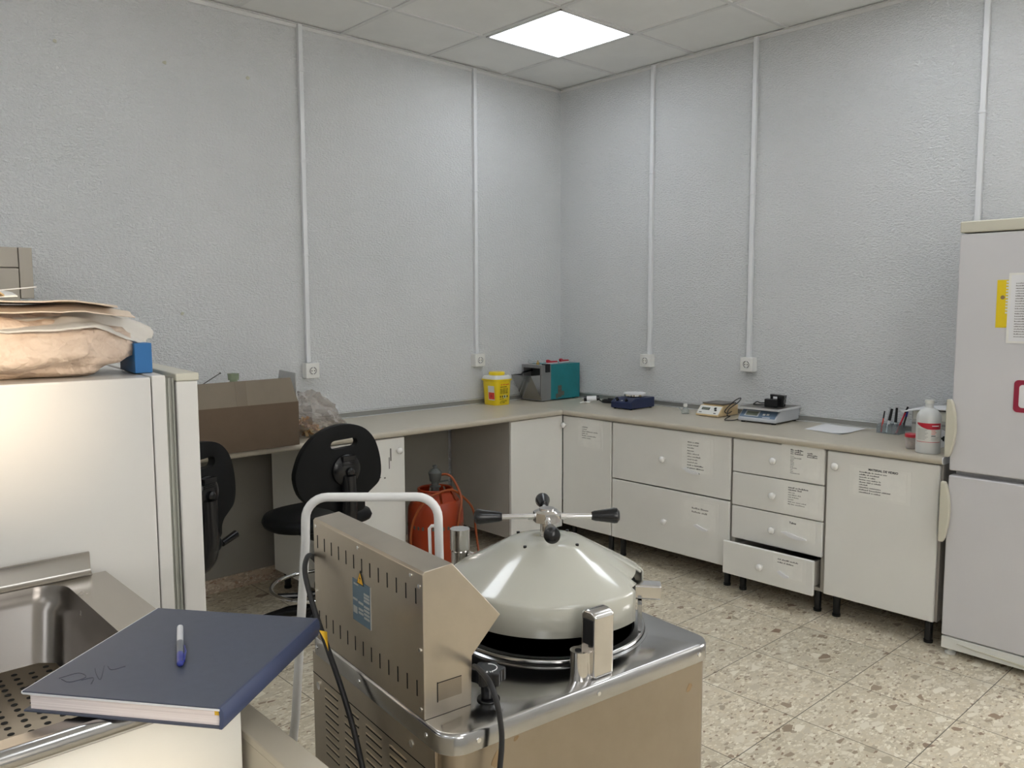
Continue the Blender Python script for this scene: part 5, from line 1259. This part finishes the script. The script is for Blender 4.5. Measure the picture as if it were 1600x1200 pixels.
# hand wheel: hub and four spokes with black grips
hz = LB_+0.180
Lb(MB().cyl((LC[0], LC[1], LB_+0.138), (LC[0], LC[1], hz-0.012), 0.014, seg=20).lathe([(0.0, hz-0.014), (0.018, hz-0.014), (0.029, hz-0.010), (0.029, hz+0.010), (0.022, hz+0.014), (0.0, hz+0.014)], LC, 8).cyl((LC[0], LC[1], hz+0.012), (LC[0], LC[1], hz+0.018), 0.016, seg=20), 'handwheel_hub', 'cast', smooth=30)
wa = math.atan2(0.736, 0.677)-AA
for i in range(4):
    a = wa+i*math.pi/2+R(1.5); dx_, dy_ = math.cos(a), math.sin(a); L_ = 0.148
    P0 = lambda r_, h_=0.0: (LC[0]+r_*dx_, LC[1]+r_*dy_, hz+h_)
    sp_ = MB().cyl(P0(0.026), P0(0.10), 0.0052, seg=14).cyl(P0(0.030), P0(0.040), 0.0072, seg=6).build('spoke', 'chrome', t, local=True)
    ax_ = Vector((dx_, dy_, 0)); mbg = MB(); prf = [(0.0, 0.0), (0.0085, 0.0), (0.0105, 0.006), (0.0150, 0.040), (0.0165, 0.047), (0.0160, 0.053), (0.0100, 0.058), (0.0, 0.059)]
    mbg.lathe(prf, (0, 0, 0), 24, 'x'); mbg.xf(Matrix.Translation(P0(0.094)) @ Matrix.Rotation(a, 4, 'Z')); mbg.build('grip', 'blackp', sp_, local=True)
# clamp post at the front
mb = MB()
mb.prism([(-0.052, AH), (-0.010, AH), (-0.008, AH+0.118), (-0.022, AH+0.124), (-0.040, AH+0.124), (-0.048, AH+0.116)], 'y', 0.317, 0.365)
mb.build('front_clamp', 'cast', t, local=True, bevel=0.006, seg=4)
Lb(MB().use('cast').cyl((-0.036, 0.305, AH), (-0.036, 0.305, AH+0.052), 0.019, 0.018, 28).box(-0.055, -0.018, 0.305, 0.327, AH, AH+0.050).use('dark').cyl((-0.036, 0.301, AH+0.052), (-0.036, 0.301, AH+0.0535), 0.006, 0.006, 14).use('dark').box(-0.040, -0.014, 0.3155, 0.3172, AH+0.062, AH+0.108), 'clamp_base', None, smooth=40)
# far clamp: block through the notch
am = R(45); ca, sa_ = math.cos(am), math.sin(am)
mb = MB().box(0.165, 0.238, -0.018, 0.018, LB_+0.016, LB_+0.046); mb.xf(Matrix.Translation((LC[0], LC[1], 0)) @ Matrix.Rotation(am, 4, 'Z')); Lb(mb, 'side_clamp', 'cast', bevel=0.004, seg=3)
mb = MB().box(0.19, 0.198, -0.045, 0.045, AH+0.012, LB_+0.015); mb.xf(Matrix.Translation((LC[0], LC[1], 0)) @ Matrix.Rotation(am, 4, 'Z')); Lb(mb, 'side_bracket', 'steelp')
# hinge post behind
Lb(MB().cyl((-0.500, 0.352, AH), (-0.500, 0.352, 0.915), 0.0205, seg=28).cyl((-0.500, 0.352, 0.919), (-0.500, 0.352, 0.966), 0.0225, seg=28).cyl((-0.500, 0.352, 0.915), (-0.500, 0.352, 0.919), 0.017, seg=20), 'hinge_post', 'cast')
Lb(MB().cyl((-0.482, 0.365, 0.905), (-0.452, 0.378, 0.900), 0.010, seg=14), 'hinge_pin', 'cast')
# drain valve knob
kc = (-0.068, 0.125)
mb = MB(); lob = []
for i in range(72):
    a = 2*math.pi*i/72; r_ = 0.026+0.0042*max(-0.6, math.cos(6*a)); lob.append((kc[0]+r_*math.cos(a), kc[1]+r_*math.sin(a)))
mb.cyl((kc[0], kc[1], AH), (kc[0], kc[1], AH+0.004), 0.020, seg=24).cyl((kc[0], kc[1], AH+0.004), (kc[0], kc[1], AH+0.034), 0.0125, 0.0135, 20)
mb.prism(lob, 'z', AH+0.034, AH+0.056)
ko = mb.build('valve_knob', 'blackp', t, local=True, bevel=0.002)
mb = MB()
Rt = lambda a: (kc[0]+0.0150*math.cos(a), kc[1]+0.0150*math.sin(a), AH+0.0565)
mb.tube([Rt(R(-10+12*i)) for i in range(14)], 0.0008, 6)
rd = Vector((0.677, 0.736, 0)); rd = Matrix.Rotation(-AA, 3, 'Z') @ rd
dn = Vector((rd.y, -rd.x, 0))
for i, ch in enumerate('OPEN'):
    a = math.atan2(dn.y, dn.x)+R(-58+26*i); ctr = Vector((kc[0]+0.0185*math.cos(a), kc[1]+0.0185*math.sin(a), AH+0.0563))
    up = -Vector((math.cos(a), math.sin(a), 0)); xx = up.cross(Vector((0, 0, 1)))
    mb.text(ch, 0.0075, ctr, xx, up, 'CENTER')
mb.build('dial_marking', 'paper', ko, local=True, smooth=0)
# control box: profile in (y, z), extruded along x
cp = [(0.0, AH+0.0005), (0.0, 1.043), (0.004, 1.047), (0.056, 1.052), (0.153, 0.943), (0.094, 0.885), (0.092, AH+0.0005)]
cbx = MB().use('steel').prism(cp, 'x', -0.500, -0.071).build('control_box', None, t, local=True, bevel=0.0012, label='upright steel control housing with a pointed front')
mb = MB().use('dark')
for i in range(13):
    x = -0.480+(0.387*i/12)
    mb.box(x-0.0014, x+0.0014, -0.0006, 0.0, 0.990+0.0006*0, 1.016); mb.box(x-0.0014, x+0.0014, -0.0006, 0.0, 0.834, 0.861)
mb.build('vent_slots', None, cbx, local=True, smooth=0)
mb = MB().use('chrome')
for x, z_ in ((-0.486, 1.034), (-0.30, 1.034), (-0.108, 1.034), (-0.082, 1.022), (-0.082, 0.915), (-0.082, 0.815), (-0.49, 0.90), (-0.49, 0.82)): mb.cyl((x, -0.0016, z_), (x, 0, z_), 0.0034, seg=12)
mb.build('housing_screws', None, cbx, local=True)
mb = MB().use('ratingplate').box(-0.324, -0.253, -0.0010, 0.0, 0.893, 0.972)
mb.use('ratingtext')
for x0_, x1_, z_ in ((-0.278, -0.257, 0.951), (-0.278, -0.257, 0.945), (-0.278, -0.257, 0.939), (-0.322, -0.304, 0.932), (-0.300, -0.281, 0.930), (-0.278, -0.257, 0.928), (-0.278, -0.257, 0.921), (-0.278, -0.257, 0.914), (-0.278, -0.257, 0.907), (-0.300, -0.281, 0.918), (-0.300, -0.281, 0.911)):
    mb.box(x0_, x1_, -0.0014, -0.0009, z_, z_+0.0042)
mb.box(-0.321, -0.305, -0.0014, -0.0009, 0.908, 0.921).box(-0.2535, -0.2525, -0.0014, 0, 0.893, 0.972).box(-0.318, -0.300, -0.0014, -0.0009, 0.962, 0.965)
mb.build('rating_plate', None, cbx, local=True, smooth=0)
mb = MB().use('ink').prism([(-0.305, 0.967), (-0.277, 0.967), (-0.291, 0.993)], 'y', -0.0016, 0.0).use('warn').prism([(-0.302, 0.969), (-0.280, 0.969), (-0.291, 0.9895)], 'y', -0.0021, -0.0015).use('ink').prism([(-0.291, 0.985), (-0.293, 0.978), (-0.290, 0.978), (-0.292, 0.971), (-0.288, 0.980), (-0.291, 0.980)], 'y', -0.0025, -0.002)
mb.build('warning_sticker', None, cbx, local=True, smooth=0)
mb = MB().use('steelf').box(-0.0712, -0.0700, 0.026, 0.072, 0.826, 0.856).use('dark').box(-0.0712, -0.0703, 0.0245, 0.026, 0.824, 0.858).box(-0.0712, -0.0703, 0.026, 0.072, 0.856, 0.8572)
mb.build('type_plate', None, cbx, local=True, smooth=0)
for x in (-0.48, -0.05):
    for y in (0.06, 0.58): MB().cyl((x, y, 0), (x, y, 0.045), 0.022).build('castor', 'blackr', t, local=True)
# stains on the front sheet
mb = MB()
for y, z_, s_ in ((0.10, 0.735, 0.016), (0.135, 0.755, 0.006), (0.07, 0.70, 0.010), (0.565, 0.715, 0.010)):
    pts = [(y+s_*math.cos(a)*random.uniform(.5, 1.2), z_+0.9*s_*math.sin(a)*random.uniform(.4, 1.2)+0.4*s_*math.cos(a)) for a in [2*math.pi*i/9 for i in range(9)]]
    mb.prism(pts, 'x', -0.0042, -0.0036)
Lb(mb, 'rust_stain', 'stain', smooth=0)

# cables of the steriliser
AM = Matrix.Translation(AO) @ Matrix.Rotation(AA, 4, 'Z')
mb = MB().tube([(-0.535, 0.045, 0.82), (-0.535, 0.03, 0.92), (-0.520, 0.004, 0.962), (-0.500, -0.016, 0.966), (-0.470, -0.032, 0.945), (-0.425, -0.036, 0.895), (-0.375, -0.035, 0.84), (-0.31, -0.032, 0.765), (-0.26, -0.030, 0.69), (-0.215, -0.032, 0.60), (-0.19, -0.04, 0.48), (-0.20, -0.05, 0.30), (-0.24, -0.055, 0.10), (-0.26, -0.055, 0.02)], 0.0052, 12, smooth=7).xf(AM)
single(mb, 'power_cable', 'blackr', 'thick black cable hanging down the louvred side of the steriliser', 'cable')
mb = MB().tube([(-0.066, 0.094, 0.868), (-0.045, 0.090, 0.872), (0.0, 0.078, 0.872), (0.020, 0.076, 0.855), (0.026, 0.080, 0.825), (0.028, 0.083, 0.785), (0.027, 0.080, 0.74), (0.024, 0.074, 0.68), (0.020, 0.066, 0.55), (0.022, 0.06, 0.3), (0.03, 0.055, 0.03)], 0.0046, 12, smooth=7).xf(AM)
single(mb, 'sensor_cable', 'blackr', 'black cable falling over the front edge of the steriliser by the knob', 'cable')

# ------------------------------------------------------------------ white tubular trolley
TA = math.atan2(0.736, 0.677)
t = thing('hand_trolley', 'white tubular steel trolley frame standing behind the steriliser', 'trolley', (2.30, -3.265, 0), TA)
# local: x along the handle (towards the recess), y away from the steriliser
mb = MB(); TZ = 1.012
pts = [(-0.085, 0, 0.10), (-0.038, 0, 0.46), (-0.002, 0, 0.90), (0.0, 0, TZ-0.055)]
for i in range(1, 8):
    a = R(180-90*i/7); pts.append((0.055+0.055*math.cos(a), 0, TZ-0.055+0.055*math.sin(a)))
for i in range(7):
    a = R(90-90*i/7); pts.append((0.270+0.052*math.cos(a), 0, TZ-0.052+0.052*math.sin(a)))
pts += [(0.322, 0, TZ-0.052), (0.324, 0, 0.80), (0.355, 0, 0.10)]
mb.tube(pts, 0.0108, 16); mb.build('frame', 'white_tube', t, smooth=60, local=True)
for q0, q1 in (((-0.068, 0, 0.22), (0.348, 0, 0.22)),): MB().cyl(q0, q1, 0.009).build('crossbar', 'white_tube', t, local=True)
MB().tube([(0.322, 0, 0.940), (0.305, 0, 0.940), (0.300, 0, 0.934), (0.302, 0, 0.84), (0.306, 0, 0.74), (0.324, 0, 0.73)], 0.0040, 10).build('hook', 'white_tube', t, local=True)
MB().cyl((-0.10, 0.06, 0.10), (0.37, 0.06, 0.10), 0.008).box(-0.090, -0.078, 0, 0.06, 0.085, 0.115).box(0.348, 0.360, 0, 0.06, 0.085, 0.115).build('axle', 'steel', t, local=True)
for x in (-0.125, 0.395): MB().lathe([(0.0, -0.016), (0.09, -0.016), (0.10, -0.008), (0.10, 0.008), (0.09, 0.016), (0.0, 0.016)], (x, 0.06, 0.10), 32, 'x').build('wheel', 'blackr', t, local=True)
MB().box(-0.06, 0.33, -0.06, 0.011, 0.010, 0.016).box(-0.06, 0.33, 0.004, 0.011, 0.016, 0.12).build('toe_plate', 'white_tube', t, local=True)
# crumpled film caught on the trolley leg
mb = MB().grid(lambda u, v_: (2.335+0.05*u+0.012*N(u, v_, 5, 1), -3.270+0.035*v_*(1-0.6*u)+0.012*N(u, v_, 6, 3), 0.68+0.10*v_*(1-0.5*u)+0.015*N(u, v_, 7, 5)), 14, 14)
o = single(mb, 'plastic_scrap', 'bagfilm', 'crumpled clear plastic scrap caught on the leg of the trolley', 'plastic')
